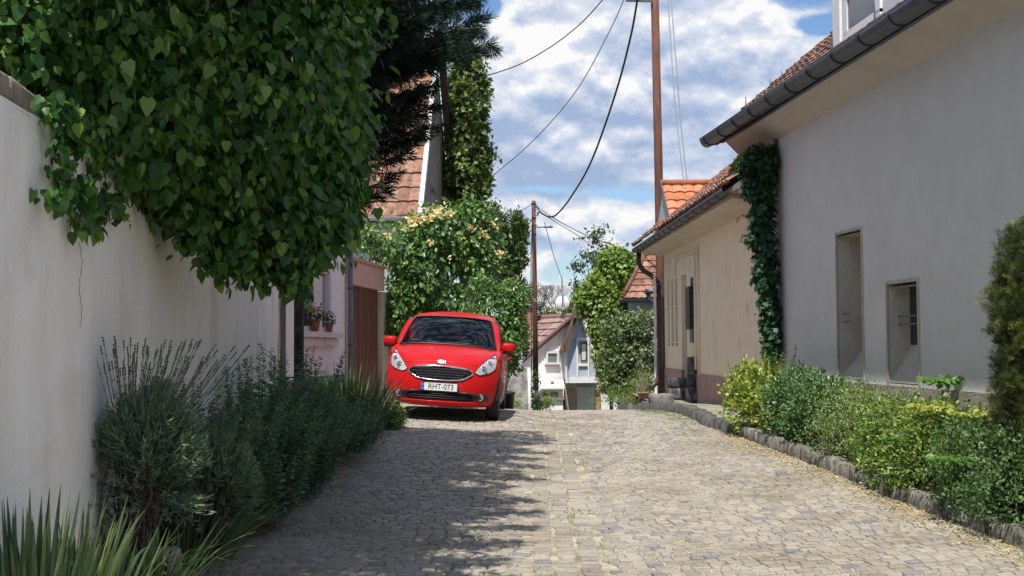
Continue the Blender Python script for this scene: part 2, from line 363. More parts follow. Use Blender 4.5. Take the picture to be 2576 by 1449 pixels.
# setts: each one a slightly domed, worn block
def setts():
    V = []; Fc = []; Rr = []
    def stone(cs, hgt, r):
        c = [sum(q[i] for q in cs)/4 for i in (0, 1)]; b = len(V)
        if not (2.5 < c[1] < 31): return
        if c[0] < float(kl(c[1])) or c[0] > float(kr(c[1])): return
        if c[1] < 6.5 and rnd.random() < 0: return
        tx, ty = rnd.gauss(0, .022), rnd.gauss(0, .03)
        for k, (ins, up) in enumerate(((0, -.02), (.03, hgt*.6), (.13, hgt))):
            for q in cs:
                x = q[0]+(c[0]-q[0])*ins; y = q[1]+(c[1]-q[1])*ins
                V.append((x, y, Hf(x, y)+up+((x-c[0])*tx+(y-c[1])*ty)))
        V.append((c[0], c[1], Hf(*c)+hgt+.003))
        for k in (0, 1):
            for i in range(4): Fc.append([b+4*k+i, b+4*k+(i+1) % 4, b+4*k+4+(i+1) % 4, b+4*k+4+i])
        for i in range(4): Fc.append([b+8+i, b+8+(i+1) % 4, b+12])
        Rr.extend([r]*13)
    j0 = -14
    def warp(a, b, side):
        # rows sweep in shallow slanting arcs across the road
        x = a; y = b+(.20*a if side > 0 else -.10*a)+.16*math.sin(a*1.15+b*.33)+.03*math.sin(a*3.1+b*.8)+.02*math.sin(b*2.3)
        return x+.05*math.sin(b*1.4+a*.6)+.03*math.sin(b*3.7), y
    for side in (-1, 1):
        b = 0.0
        while b < 34:
            hb = rnd.uniform(.098, .125); a = (.62 if side > 0 else .16)+rnd.uniform(-.02, .08)
            while abs(a) < 6.2:
                wa = rnd.uniform(.10, .145); g = .006; a0, a1 = (a, a+wa) if side > 0 else (a-wa, a)
                j = lambda: rnd.gauss(0, .005)
                cs = [(a0+g, b+g), (a1-g, b+g), (a1-g, b+hb-g), (a0+g, b+hb-g)]
                cs = [warp(p+j(), q+j(), side) for p, q in cs]
                sx = .37+.015*(cs[0][1]-9)
                xc = sum(q[0] for q in cs)/4+(.015*(cs[0][1]-9))
                cs = [(q[0]+.015*(cs[0][1]-9), q[1]) for q in cs]
                if (side > 0 and xc > sx+.27) or (side < 0 and xc < sx-.27):
                    stone(cs, rnd.uniform(.004, .011), rnd.random())
                a += wa if side > 0 else -wa
            b += hb
    for col in range(3):                     # the straight gutter course down the middle
        b = 2.0
        while b < 30:
            hb = rnd.uniform(.11, .17); x0 = .12+.17*col; g = .014; j = lambda: rnd.gauss(0, .008)
            cs = [(x0+g, b+g), (x0+.17-g, b+g), (x0+.17-g, b+hb-g), (x0+g, b+hb-g)]
            stone([(p+j()+.015*(b-9), q+j()) for p, q in cs], rnd.uniform(.001, .009), rnd.random()); b += hb
    m = MB(); m.v = V; m.f = Fc; m.r = Rr; return m
MT['sett'] = M_('sett', (1.05, 1.03, 1), .62, var=.22, sc=26, bump=.4, bsc=120, rattr=[(0, (.22, .225, .245)), (.03, (.27, .265, .265)), (.06, (.32, .29, .25)), (.5, (.375, .335, .28)), (.85, (.44, .395, .325)), (1, (.31, .295, .275))], mot=((.50, .44, .35), .9, .46, .62, .45))
setts().link('cobbled_road', MT['sett'], smooth=False, rndattr=True, kind='structure')

# litter and weeds in the joints
def scatter_leaves(name, cnt, xf, size, mat, tpl, up=.01):
    pos = []
    for i in range(cnt):
        y = rnd.uniform(8.6, 17.6)**1; x = xf(y); pos.append((x, y, Hf(x, y)+up+rnd.random()*.012))
    pos = np.array(pos); n = len(pos); tip = np.concatenate([rng.normal(size=(n, 2)), rng.normal(size=(n, 1))*.25], 1); nor = np.array([0, 0, 1])+rng.normal(size=(n, 3))*.3
    me = leaf_mesh(pos, tip, nor, size*(.6+.8*rng.random(n)), tpl); return link(name, me, mat, kind='stuff')
MT['dry'] = leafmat('dry_leaf', [(.42, .30, .10), (.55, .42, .18), (.62, .50, .28), (.35, .22, .10)], .7, .15)
scatter_leaves('leaf_litter', 2300, lambda y: float(kr(y))-.03-abs(rnd.gauss(0, .2)), .024, MT['dry'], 'oval', .016)
scatter_leaves('fallen_petals', 1500, lambda y: rnd.uniform(-1.4, 3.2), .013, M_('petal', (.62, .56, .44), .8), 'oval', .018)
MT['weed'] = leafmat('weed', [(.06, .12, .02), (.10, .17, .03), (.17, .22, .05)], .6)
pos = []
cl = [(rnd.gauss(.72 if rnd.random() < .6 else .2, .3), rnd.uniform(8.8, 22)) for _ in range(130)]+[(rnd.uniform(-1.4, 3), rnd.uniform(8.8, 22)) for _ in range(110)]+[(kl_+rnd.uniform(.0, .18), yy) for yy in np.linspace(8.8, 17.5, 60) for kl_ in [float(kl(yy))]]+[(float(kr(yy))-abs(rnd.gauss(0, .12)), yy) for yy in np.linspace(9, 24, 120)]
cl += [(2.55-abs(rnd.gauss(0, .25)), rnd.uniform(17.3, 24)) for _ in range(150)]
for cx, cy in cl:
    for _ in range(rnd.randint(5, 20)):
        x = cx+rnd.gauss(0, .05); y = cy+rnd.gauss(0, .07); pos.append((x, y, Hf(x, y)+.004))
pos = np.array(pos); n = len(pos); tip = np.stack([rng.normal(size=n)*.7, rng.normal(size=n)*.7, .35+rng.random(n)], 1)
link('joint_weeds', leaf_mesh(pos, tip, rng.normal(size=(n, 3)), .028*(.5+rng.random(n)), 'narrow'), MT['weed'], kind='stuff')

# kerb stones
MT['kerb'] = M_('kerb_stone', (.22, .205, .175), .92, var=.3, sc=9, bump=1.0, bsc=45, c2=(.065, .062, .055), thr=(.36, .6), mot=((.30, .28, .22), 5, .5, .65, .5))
def rock(mb, c, d, yaw=0, j=.14, lv=1):
    bm = bmesh.new(); bmesh.ops.create_cube(bm, size=1); bmesh.ops.subdivide_edges(bm, edges=bm.edges[:], cuts=2, use_grid_fill=True)
    bmesh.ops.smooth_vert(bm, verts=bm.verts, factor=.35, use_axis_x=True, use_axis_y=True, use_axis_z=True)
    Rm = Matrix.Rotation(yaw, 3, 'Z'); s = rnd.random()*50
    vs = []
    for v in bm.verts:
        q = v.co*1.12; q += Vector((noise2(q.x*3+s, q.y*3+q.z*2), noise2(q.y*3-s, q.z*3), noise2(q.z*3+s, q.x*4)))*j*.7
        vs.append(Rm @ Vector((q.x*d[0], q.y*d[1], q.z*d[2]))+Vector(c))
    fs = [[v.index for v in f.verts] for f in bm.faces]; bm.free(); mb.add(vs, fs)
def kerbrow(poly, lmin, lmax, w, h, top, jj=.14):
    mb = MB(); pts = [Vector((p[0], p[1], 0)) for p in poly]
    for a, b in zip(pts, pts[1:]):
        L = (b-a).length; s = 0; d = (b-a).normalized(); yaw = math.atan2(d.y, d.x)
        while s < L-.02:
            l = min(rnd.uniform(lmin, lmax), L-s+.03); c = a+d*(s+l/2); hh = h*rnd.uniform(.9, 1.1)
            rock(mb, (c.x, c.y, Hf(c.x, c.y)+top-hh/2+rnd.uniform(-.012, .012)), (l*1.02, w*rnd.uniform(.88, 1.1), hh), yaw+rnd.gauss(0, .03), jj); s += l
    return mb
kerbrow([(x+.07, y) for y, x in KR], .16, .34, .13, .3, .13).link('kerb', MT['kerb'], smooth=True, kind='structure')
kerbrow([(x-.06, y) for y, x in KL[2:]], .16, .34, .12, .3, .12).link('kerb', MT['kerb'], smooth=True, kind='structure')
kerbrow([(-1.64, 18.28), (-2.6, 18.35)], .16, .3, .12, .3, .12).link('kerb', MT['kerb'], smooth=True, kind='structure')
# raised ledge of split stones before the cream house
kerbrow([(x+.09, y) for x, y in LEDGE], .07, .15, .16, .42, .13, .1).link('stone_ledge', M_('ledge_stone', (.13, .125, .115), .92, var=.3, sc=9, bump=1.0, bsc=45, c2=(.05, .05, .05), thr=(.36, .6)), smooth=True, label='low ledge of dark split stones below the cream house', cat='retaining wall')
MT['terr'] = M_('terrace', (.36, .33, .28), .9, c2=(.22, .21, .15), sc=6, bump=.8, mot=((.13, .15, .06), 3, .5, .62, .8))
sheet('terrace', np.linspace(0, 1, 12), np.arange(17.5, 31, .3), lambda x, y: H(x, y)*0, MT['terr'], kind='structure')
o = bpy.data.objects['terrace']
for v in o.data.vertices:
    s, y = v.co.x, v.co.y; x0 = float(kr(y))+.12; x1 = 4.2; v.co.x = x0+(x1-x0)*s; v.co.z = max(Hf(2.9, y)+.12, .46)+.012*noise2(v.co.x*6, y*6)
def bedz(x, y):                                # planting beds rise towards their walls
    return H(x, y)
def bed(name, ys, f0, f1, z0, z1):
    V = []; F_ = []; nx = 8
    for y in ys:
        for i in range(nx+1):
            s = i/nx; x = f0(y)+(f1(y)-f0(y))*s; V.append((x, y, Hf(x, y)+z0+(z1-z0)*s+.015*noise2(x*9, y*7)))
    for j in range(len(ys)-1):
        for i in range(nx): F_.append([j*9+i, j*9+i+1, (j+1)*9+i+1, (j+1)*9+i])
    me = bpy.data.meshes.new(name); me.from_pydata(V, [], F_); link(name, me, MT['soil'], smooth=True, kind='structure')
wl = lambda y: -1.965-.068*y
bed('soil_bed', np.arange(2, 18.4, .25), lambda y: float(kl(min(y, 18.2)))-.1, lambda y: wl(y)-.02, .07, .30)
bed('soil_bed', np.arange(4, 18.6, .25), lambda y: float(kr(min(y, 17.5)))+.12, lambda y: 5.46-.087*y, .08, .20)

# ================= left: white garden wall =================
MT['plaster'] = M_('whitewash', (.91, .88, .84), .92, c2=(.80, .77, .72), sc=3, streak=True, bump=.55, bsc=22, thr=(.3, .62), mot=((.50, .46, .38), 1.1, .54, .76, .55))
MT['coping'] = M_('coping', (.26, .22, .17), .95, var=.3, sc=8, bump=.9)
t = thing('garden_wall', 'long rough whitewashed garden wall under the hanging vine', 'wall', (wl(10), 10, 0))
mb = MB(); ys = np.arange(1.5, 18.02, .09); zs = np.arange(-.6, 2.80, .0892); nz = len(zs)
for y in ys:
    for z in zs: mb.v.append((wl(y)+.020*noise2(y*1.1, z*1.4)+.011*noise2(y*4.3, z*3.9, 2)-(.05*max(0, z-2.68)), y, z)); mb.r.append(0)
for j in range(len(ys)-1):
    for i in range(nz-1): mb.f.append([j*nz+i, (j+1)*nz+i, (j+1)*nz+i+1, j*nz+i+1])
y0, y1 = ys[0], ys[-1]; nm = Vector((-1, -.068, 0))*.3; up = Vector((0, 0, 1))
b = len(mb.v); fr = [(wl(y0)-.012, y0), (wl(y1)-.012, y1)]
mb.add([(fr[0][0], y0, -.6), (fr[0][0], y0, 2.77), (fr[1][0], y1, 2.77), (fr[1][0], y1, -.6), (fr[0][0]-.3, y0, -.6), (fr[0][0]-.3, y0, 2.77), (fr[1][0]-.3, y1, 2.77), (fr[1][0]-.3, y1, -.6)],
       [[1, 2, 6, 5], [3, 2, 6, 7], [0, 1, 5, 4], [4, 5, 6, 7]])
me = bpy.data.meshes.new('w'); me.from_pydata(mb.v, [], mb.f); link('wall', me, MT['plaster'], t, smooth=True)
mb = MB(); y = 1.6
while y < 17.9:
    l = min(rnd.uniform(.5, .8), 18-y); c = Vector((wl(y+l/2)-.17, y+l/2, 2.785+.06)); mb.box(c, (.30, l-.012, .13), Matrix.Rotation(.068, 3, 'Z') @ Matrix.Rotation(rnd.gauss(0, .02), 3, 'X'), .02); y += l
mb.link('coping', MT['coping'], t, True)
mb = MB(); p0 = onwall(172, 600, -1.953, -.068); pts = [onwall(203+3*math.sin(v*.05)+1.5*math.sin(v*.31), v, -1.94, -.068) for v in range(608, 830, 12)]
mb.tube(pts, .0022, 5); mb.link('crack', M_('crack', (.3, .27, .22), 1), t)

# wooden stake at the end of the wall, dark drain pole before it
MT['greywood'] = M_('grey_wood', (.21, .185, .16), .85, var=.3, sc=9, streak=True, bump=.5)
t = P(707, 800, 17.7); MB().box((t.x, 17.86, 1.6), (.07, .07, 3.0), bev=.006).link('wooden_post', MT['greywood'], loc=(t.x, 17.86, .4), label='weathered grey post standing at the end of the white wall', cat='post')
MT['blackmetal'] = M_('black_paint', (.018, .024, .021), .45, var=.2, spec=.4)
p = P(752, 800, 15.5)
t = thing('metal_pole', 'thick black-green metal pole standing among the shrubs before the pink house', 'pole', (p.x, 15.5, .4))
MB().tube([(p.x, 15.5, .2), (p.x, 15.5, 4.6)], .060, 16).link('shaft', MT['blackmetal'], t, True)
for z in (1.22, 3.2): mb = MB(); mb.tube([(p.x, 15.5, z), (p.x, 15.5, z+.03)], .066, 16); mb.tube([(p.x, 15.5, z+.015), (p.x-.2, 15.58, z+.015)], .008, 6); mb.link('clamp', MT['blackmetal'], t, True)

# ================= pink house =================
ax, kx = -4.1, .05
A = Vector((kx, 1, 0)).normalized(); Nn = Vector((1, -kx, 0)).normalized(); o = Vector((ax+kx*18.05, 18.05, 0)); fr = (o, A, Nn)
def al(y): return (y-18.05)/A.y
MT['pink'] = M_('pink_render', (.88, .87, .88), .9, var=.05, sc=4, bump=.3, bsc=60)
MT['pinkwall'] = M_('salmon_render', (.66, .38, .33), .9, var=.1, sc=5, bump=.3, bsc=60)
MT['whitep'] = M_('white_paint', (.74, .73, .71), .55, var=.04, sc=12)
MT['greybase'] = M_('grey_plinth', (.20, .215, .24), .9, var=.2, sc=8, bump=.5)
MT['glassd'] = M_('window_glass', (.035, .045, .055), .06, var=.2, sc=1, spec=.7)
MT['curtain'] = M_('curtain', (.30, .33, .37), .8, var=.1, sc=6)
t = thing('pink_house', 'pale pink house with a tall white window and flower pots on its sill', 'house', (o.x, o.y, .4))
y_a, y_b, y_c, y_d = al(19.6), al(20.42), al(21.08), al(21.8); yE = al(23.1)
mb = MB(); zt, zb = 3.45, 1.83
mb.fr(fr, (0, y_a-.03), (-4, 0), (-1, 3.85)).fr(fr, (y_d+.03, yE), (-4, 0), (-1, 3.85)).fr(fr, (y_a-.03, y_d+.03), (-4, 0), (-1, zb)).fr(fr, (y_a-.03, y_d+.03), (-4, 0), (zt, 3.85)).fr(fr, (y_a-.03, y_d+.03), (-4, -.35), (zb, zt))
mb.link('wall', MT['pink'], t)
MB().fr(fr, (-.01, yE+.01), (-.2, .012), (-1, 1.12)).link('plinth', MT['greybase'], t)
for (a0, a1) in ((y_a, y_b), (y_c, y_d)):
    mb = MB(); 
    mb.fr(fr, (a0-.02, a0+.05), (-.14, -.02), (zb, zt)).fr(fr, (a1-.05, a1+.02), (-.14, -.02), (zb, zt)).fr(fr, (a0+.05, a1-.05), (-.14, -.03), (zt-.1, zt)).fr(fr, (a0+.05, a1-.05), (-.14, -.03), (zb+.0, zb+.08)).fr(fr, (a0+.05, a1-.05), (-.13, -.04), (2.8, 2.88))
    w = mb.link('window', MT['whitep'], t)
    MB().fr(fr, (a0+.05, a1-.05), (-.115, -.10), (zb+.08, zt-.1)).link('pane', MT['glassd'], w)
    MB().fr(fr, (a0+.05, a1-.05), (-.098, -.092), (2.2, zt-.1)).link('curtain', MT['curtain'], w)
MB().fr(fr, (y_b+.02, y_c-.02), (-.2, -.004), (zb, zt)).link('mullion', MT['whitep'], t)
mb = MB(); mb.fr(fr, (y_a-.1, y_d+.45), (-.05, .13), (zb-.09, zb-.005)).fr(fr, (y_a-.05, y_c-.25), (-.05, .07), (zb-.22, zb-.1)).fr(fr, (y_c-.05, y_d+.3), (-.05, .07), (zb-.22, zb-.1)); mb.link('window_sill', MT['whitep'], t)
mb = MB(); mb.prism([o+Nn*.35+Vector((0, 0, 3.86)), o+Nn*.35+Vector((0, 0, 3.95)), o-Nn*2+Vector((0, 0, 5.4)), o-Nn*4.3+Vector((0, 0, 3.86))], A*(yE+.1)); mb.link('roof', M_('roof_tile_red', (.34, .15, .09), .85, var=.3, sc=8, bump=.6), t)
MT['zinc'] = M_('zinc', (.16, .18, .21), .5, metal=.35, var=.15, sc=8)
MT['zincd'] = M_('zinc_dark', (.085, .10, .125), .5, metal=.25, var=.15, sc=8)
c = o+A*(yE+.04)+Nn*.09
mb = MB(); mb.tube([c+Vector((0, 0, z)) for z in (.3, 3.45)], .048, 14); mb.lathe([(.05, 3.4), (.085, 3.5), (.095, 3.72), (.06, 3.74)], (c.x, c.y, 0), 14)
g = mb.link('drainpipe', MT['zinc'], t, True); mb = MB()
for z in (.9, 1.6, 2.6, 3.35): mb.lathe([(.049, z), (.056, z+.005), (.056, z+.035), (.049, z+.04)], (c.x, c.y, 0), 14)
mb.link('bracket', MT['zincd'], g, True)
# pots of red flowers on the sill
MT['terra'] = M_('terracotta', (.42, .16, .10), .8, var=.12, sc=20, bump=.2)
MT['gleaf'] = leafmat('geranium_leaf', [(.03, .07, .02), (.05, .10, .03), (.09, .14, .05)]); MT['redfl'] = leafmat('geranium_flower', [(.4, .01, .02), (.6, .03, .05)], .6)
for u, v, s, lab, fl in ((789, 826, 1.0, 'larger terracotta pot with red flowers on the pink house sill', 30), (825, 828, .82, 'smaller terracotta pot with a leafy plant on the pink house sill', 4)):
    q = onwall(u, v, ax+.02, kx); q = Vector((q.x+.02, q.y, zb+.0))
    t = thing('flower_pot', lab, 'flower pot', q, 'flower pots on the pink house sill')
    mb = MB(); mb.lathe([(0, .0), (.055*s, .0), (.08*s, .15*s), (.088*s, .15*s), (.088*s, .18*s), (.075*s, .18*s), (.07*s, .15*s), (0, .15*s)], q, 16); mb.link('pot', MT['terra'], t, True)
    bl = [(q.x, q.y, q.z+.29*s, .11*s, .13*s, .12*s), (q.x, q.y-.04, q.z+.2*s, .1*s, .12*s, .06*s)]
    me, _ = crown(bl, 150, .05*s, 'oval', per=6, spread=.02); link('leaves', me, MT['gleaf'], t)
    pp = np.array(bl[0][:3])+rng.normal(size=(fl*4, 3))*.05+np.array([0, -.06, .02]); link('flowers', leaf_mesh(pp, rng.normal(size=pp.shape), rng.normal(size=pp.shape), .03, 'oval'), MT['redfl'], t)

# ================= gate wall =================
ax, kx = -5.15, .0945
A = Vector((kx, 1, 0)).normalized(); Nn = Vector((1, -kx, 0)).normalized(); o = Vector((ax+kx*23.3, 23.3, 0)); fr = (o, A, Nn); al = lambda y: (y-23.3)/A.y
t = thing('gate_wall', 'salmon pink wall with lintel holding a brown wooden gate', 'wall', (o.x, o.y, .4))
g0, g1, gE = al(23.75), al(26.55), al(26.75)
zl = 2.72
mb = MB(); mb.fr(fr, (0, g0), (-.3, 0), (-1, zl+.001)).fr(fr, (0, gE), (-.3, .02), (zl, 3.16)); mb.link('wall', MT['pinkwall'], t)
MB().fr(fr, (g1, al(27.7)), (-.32, .0), (-1, 2.70)).link('pillar', M_('cream_pillar', (.60, .50, .42), .9, var=.12, sc=5, bump=.4), t)
MB().fr(fr, (-.05, gE+.05), (-.34, .06), (3.162, 3.22)).link('coping', M_('brick_coping', (.5, .3, .24), .9, var=.2, sc=12, bump=.5), t)
MT['gatewood'] = M_('gate_wood', (.19, .05, .035), .55, c2=(.11, .03, .022), sc=6, streak=True, bump=.4, bsc=50, thr=(.3, .7))
t = thing('wooden_gate', 'tall red-brown plank gate beside the red car', 'gate', (o.x, 25, .4))
w = (g1-g0)/9
for i in range(9): MB().fr(fr, (g0+i*w+.004, g0+(i+1)*w-.004), (-.12, -.08+.004*(i % 2)), (.45, zl-.004)).link('plank', MT['gatewood'], t)
mb = MB(); mb.fr(fr, (g0, g1), (-.16, -.121), (.8, .9)).fr(fr, (g0, g1), (-.16, -.121), (2.3, 2.4)); mb.link('rail', MT['gatewood'], t)

# ================= tall tiled house behind =================
MT['oldtile'] = M_('old_roof_tile', (1, 1, 1), .85, var=.4, sc=7, bump=.7, bsc=50, rattr=[(0, (.24, .12, .085)), (.3, (.36, .18, .12)), (.7, (.47, .245, .165)), (1, (.50, .32, .22))], mot=((.10, .075, .06), 4.5, .52, .66, .7))
t = thing('tiled_house', 'tall house with a steep weathered orange tile roof above the pink gate', 'house', (-3, 31, .4))
gx = lambda y: -2.07+.08*(y-30)
E0 = P(1058, 548, 30); ze = E0.z; RZ = P(1112, 118, 33).z
G = [Vector((gx(30)-.12, 30.25, -1)), Vector((gx(30)-.12, 30.25, ze-.1)), Vector((gx(33)-.12, 33, RZ-.25)), Vector((gx(35.8)-.12, 35.8, ze-.1)), Vector((gx(35.8)-.12, 35.8, -1))]
MT['greyrend'] = M_('grey_render', (.50, .52, .54), .9, var=.07, sc=4, bump=.3)
MB().prism(G, (-6, 0, 0)).link('wall', MT['greyrend'], t)
mb = MB()
for (ya, yb) in ((31.9, 32.4), (32.75, 33.25)): mb.add([(gx(ya)-.114, ya, 5.6), (gx(yb)-.114, yb, 5.6), (gx(yb)-.114, yb, 7.3), (gx(ya)-.114, ya, 7.3)], [[0, 1, 2, 3]])
mb.link('window', M_('old_glass', (.22, .24, .27), .3), t)
MB().box((gx(32.6)-.07, 32.6, 5.42), (.1, 1.3, .06)).link('window_sill', MT['greywood'], t)
U = Vector((0, 3.0, RZ-ze)); nU = 13; hu = U.length/nU
mb = tiles((gx(30)-4.55, 29.95, ze+.02), (1, 0, 0), U, 17, nU, .265, hu, .03, .045, .012)
sh = lambda v: gx(v.y)-gx(30)
for i, v in enumerate(mb.v): mb.v[i] = (v[0]+gx(v[1])-gx(30), v[1], v[2])
rf = mb.link('roof', MT['oldtile'], t, rndattr=True)
MB().prism([(gx(30)-4.6, 30.02, ze-.04), (gx(33)-4.6, 33.04, RZ-.05), (gx(36)-4.6, 36.1, ze-.04)], (4.55, 0, 0)).link('underlay', MT['greywood'], rf)
mb = MB(); mb.prism([(gx(30)-.07, 29.9, ze-.1), (gx(33)-.07, 33, RZ-.06), (gx(33)-.07, 33, RZ+.14), (gx(30)-.07, 29.85, ze+.12)], (.1, 0, 0)); mb.link('verge_board', MT['whitep'], rf)
mb = MB(); mb.prism([(gx(33)+.0, 33.02, RZ-.35), (gx(33)+.0, 33.02, RZ+.12), (gx(36.2), 36.35, ze-.25), (gx(36.2), 36.2, ze-.65)], (.16, 0, 0)); mb.link('verge_board', M_('dark_wood', (.05, .028, .022), .7, var=.2, sc=9), rf)
mb = MB(); mb.tube([(gx(33)-4.5, 33.02, RZ+.06), (gx(33)+.02, 33.02, RZ+.06)], .1, 8); mb.link('ridge', M_('ridge_tile', (.42, .2, .13), .85, var=.3, sc=6), rf, True)
mb, br = gutter((gx(30)-4.6, 29.86, ze+.0), (gx(30)-.02, 29.86, ze+.0), .075, 8)
g = mb.link('gutter', MT['whitep'], t, True); brackets(br, MT['whitep'], g)
# low white dormer cheek on its roof
q = P(1000, 160, 32.2); t2 = MB(); t2.box((q.x-.35, 32.4, q.z-.05), (.85, .9, .75)); dm = t2.link('dormer', MT['whitep'], t)
MB().box((q.x-.35, 31.94, q.z-.02), (.6, .03, .5)).link('pane', MT['glassd'], dm)
MB().box((q.x-.35, 32.35, q.z+.36), (1.0, 1.1, .06)).link('roof', MT['zinc'], dm)
# ================= right: big grey house =================
kx = -.087; A = Vector((kx, 1, 0)).normalized(); Nn = Vector((-1, kx, 0)).normalized()     # A runs away from the camera, Nn points at the street
def frame(a): return (Vector((a, 0, 0)), A, Nn)
fr = frame(5.433); al = lambda y: y/A.y
MT['greywall'] = M_('grey_house_render', (.64, .62, .59), .93, var=.035, sc=3, bump=.35, bsc=90, mot=((.54, .52, .49), .7, .48, .8, .4))
MT['beige'] = M_('stone_surround', (.46, .41, .34), .9, var=.09, sc=9, bump=.35, bsc=60)
t = thing('grey_house', 'large smooth grey house with dark gutter and two recessed windows', 'house', (4, 15, .3))
YE = al(19.0); nich = [(al(15.33), al(16.2), 1.16, 2.93, .32), (al(13.7), al(14.55), 1.15, 2.24, .22)]
zt = 4.54
mb = MB(); ycur = al(3)
for (a0, a1, z0, z1, d) in sorted(nich):
    mb.fr(fr, (ycur, a0), (-.5, 0), (-1, zt)); mb.fr(fr, (a0, a1), (-.5, 0), (-1, z0)); mb.fr(fr, (a0, a1), (-.5, 0), (z1, zt)); mb.fr(fr, (a0, a1), (-.5, -.42), (z0, z1)); ycur = a1
mb.fr(fr, (ycur, YE), (-.5, 0), (-1, zt)); mb.fr(fr, (al(3), YE), (-7, -.5), (-1, zt)); mb.link('wall', MT['greywall'], t)
for i, (a0, a1, z0, z1, d) in enumerate(nich):
    mb = MB(); w = .035; tt = .014
    mb.fr(fr, (a0-w, a0), (-.02, tt), (z0, z1+w)).fr(fr, (a1, a1+w), (-.02, tt), (z0, z1+w)).fr(fr, (a0, a1), (-.02, tt-.003), (z1, z1+w))
    o_ = fr[0]; q = lambda a, n, z: o_+A*a+Nn*n+Vector((0, 0, z))
    s = .03; zs = z0+.42                                          # reveals and the steep sill inside the recess
    mb.add([q(a0, 0, z0), q(a0, -d, z0), q(a0, -d, z1), q(a0, 0, z1), q(a0+s, 0, z0), q(a0+s, -d, z0), q(a0+s, -d, z1), q(a0+s, 0, z1)], [[4, 5, 6, 7], [0, 1, 2, 3], [0, 4, 7, 3]])
    mb.add([q(a1-s, 0, z0), q(a1-s-.05, -d, z0), q(a1-s-.05, -d, z1), q(a1-s, 0, z1)], [[0, 1, 2, 3]])
    mb.add([q(a0, 0, z1-s), q(a1, 0, z1-s), q(a1, -d, z1-s), q(a0, -d, z1-s)], [[0, 1, 2, 3]])
    mb.add([q(a0, .0, z0+.01), q(a1, .0, z0+.01), q(a1, -d, zs), q(a0, -d, zs)], [[0, 1, 2, 3]])
    wnd = mb.link('window', MT['beige'], t)
    m2 = MB(); m2.fr(fr, (a0+.04, a1-.08), (-d-.02, -d), (zs-.05, z1-.03)); m2.link('pane', M_('dark_glass', (.02, .022, .025), .12, spec=.6) if i else M_('shutter', (.33, .28, .22), .7, var=.1, streak=True), wnd)
    m2 = MB()
    for zz in ((1.86, 1.955) if i == 0 else (1.80, 1.885)):
        m2.tube([q(a1-.02, -.04, zz), q(a1-.12, -.04, zz)] if False else [q(a0+.03, -d*.45, zz), q(a1-.05, -d*.45, zz)] if i else [q(a1-.04, -.05, zz), q(a1-.22, -.08, zz)], .008, 8)
    m2.link('window_bar', MT['zinc'], wnd, True)
mb = MB(); mb.fr(fr, (al(3), YE+.01), (-.1, .03), (-1, 1.13)); mb.link('plinth', M_('plinth_render', (.34, .305, .255), .95, var=.12, sc=7, bump=.8, bsc=50), t)
# coved soffit
q = lambda c, y, z: Vector((c+kx*y, y, z))
mb = MB(); mb.add([q(5.45, 3, 4.5), q(5.45, 20.6, 4.5), q(5.06, 20.15, 4.72), q(5.06, 3, 4.72), q(5.45, 3, 4.95), q(5.45, 20.6, 5.15), q(5.06, 20.15, 4.80), q(5.06, 3, 4.80)], [[0, 1, 2, 3], [4, 5, 6, 7], [1, 2, 6, 5], [0, 3, 7, 4], [3, 2, 6, 7]])
mb.add([q(5.45, 19.0, 4.5), q(5.45, 20.6, 4.5), q(12, 20.6, 4.5), q(12, 19, 4.5), q(5.45, 19.0, 4.6), q(5.45, 20.6, 4.6), q(12, 20.6, 4.6), q(12, 19, 4.6)], [[0, 1, 2, 3], [4, 5, 6, 7], [0, 1, 5, 4], [1, 2, 6, 5]])
mb.link('soffit', M_('soffit', (.55, .49, .45), .9, var=.06, sc=2, bump=.2), t)
MB().add([q(5.055, 3, 4.70), q(5.055, 20.2, 4.70), q(5.055, 20.2, 4.84), q(5.055, 3, 4.84), q(5.0, 3, 4.70), q(5.0, 20.2, 4.70), q(5.0, 20.2, 4.84), q(5.0, 3, 4.84)], [[0, 1, 2, 3], [4, 5, 6, 7], [0, 1, 5, 4], [1, 2, 6, 5], [2, 3, 7, 6]]).link('fascia', MT['zincd'], t)
mb, br = gutter(q(4.87, 20.5, 4.81), q(4.87, 6, 4.77), .125, 17); g = mb.link('gutter', MT['zincd'], t, True); brackets(br, M_('bracket_metal', (.045, .05, .06), .5, metal=.3), g)
mb = MB(); mb.tube([q(4.87, 20.5, 4.785), q(4.87, 20.53, 4.785)], .105, 14); mb.link('end_cap', MT['zincd'], g, True)
pit = .84
Uv = Vector((1, 0, pit)); MT['browntile'] = M_('brown_roof_tile', (1, 1, 1), .85, var=.35, sc=9, bump=.6, rattr=[(0, (.16, .09, .07)), (.5, (.27, .14, .10)), (1, (.34, .20, .15))], mot=((.12, .10, .09), 5, .52, .66, .6))
mb = tiles(q(4.93, 6, 4.83), (kx, 1, 0), Uv, 70, 11, .207, .31, .02, .03, .01)
rf = mb.link('roof', MT['browntile'], t, rndattr=True)
mb = MB(); mb.prism([q(5.0, 20.5, 4.8), q(5.0, 6, 4.8), q(7.7, 6, 4.8+2.7*pit), q(7.7, 20.5, 4.8+2.7*pit)], (0, 0, -.1)); mb.link('underlay', MT['greywood'], rf)
mb = MB(); mb.prism([q(4.95, 20.5, 4.74), q(7.8, 20.5, 4.74+2.85*pit), q(7.8, 20.5, 4.9+2.85*pit), q(4.92, 20.5, 4.88)], (0, .06, 0)); mb.link('verge', MT['greyrend'], rf)
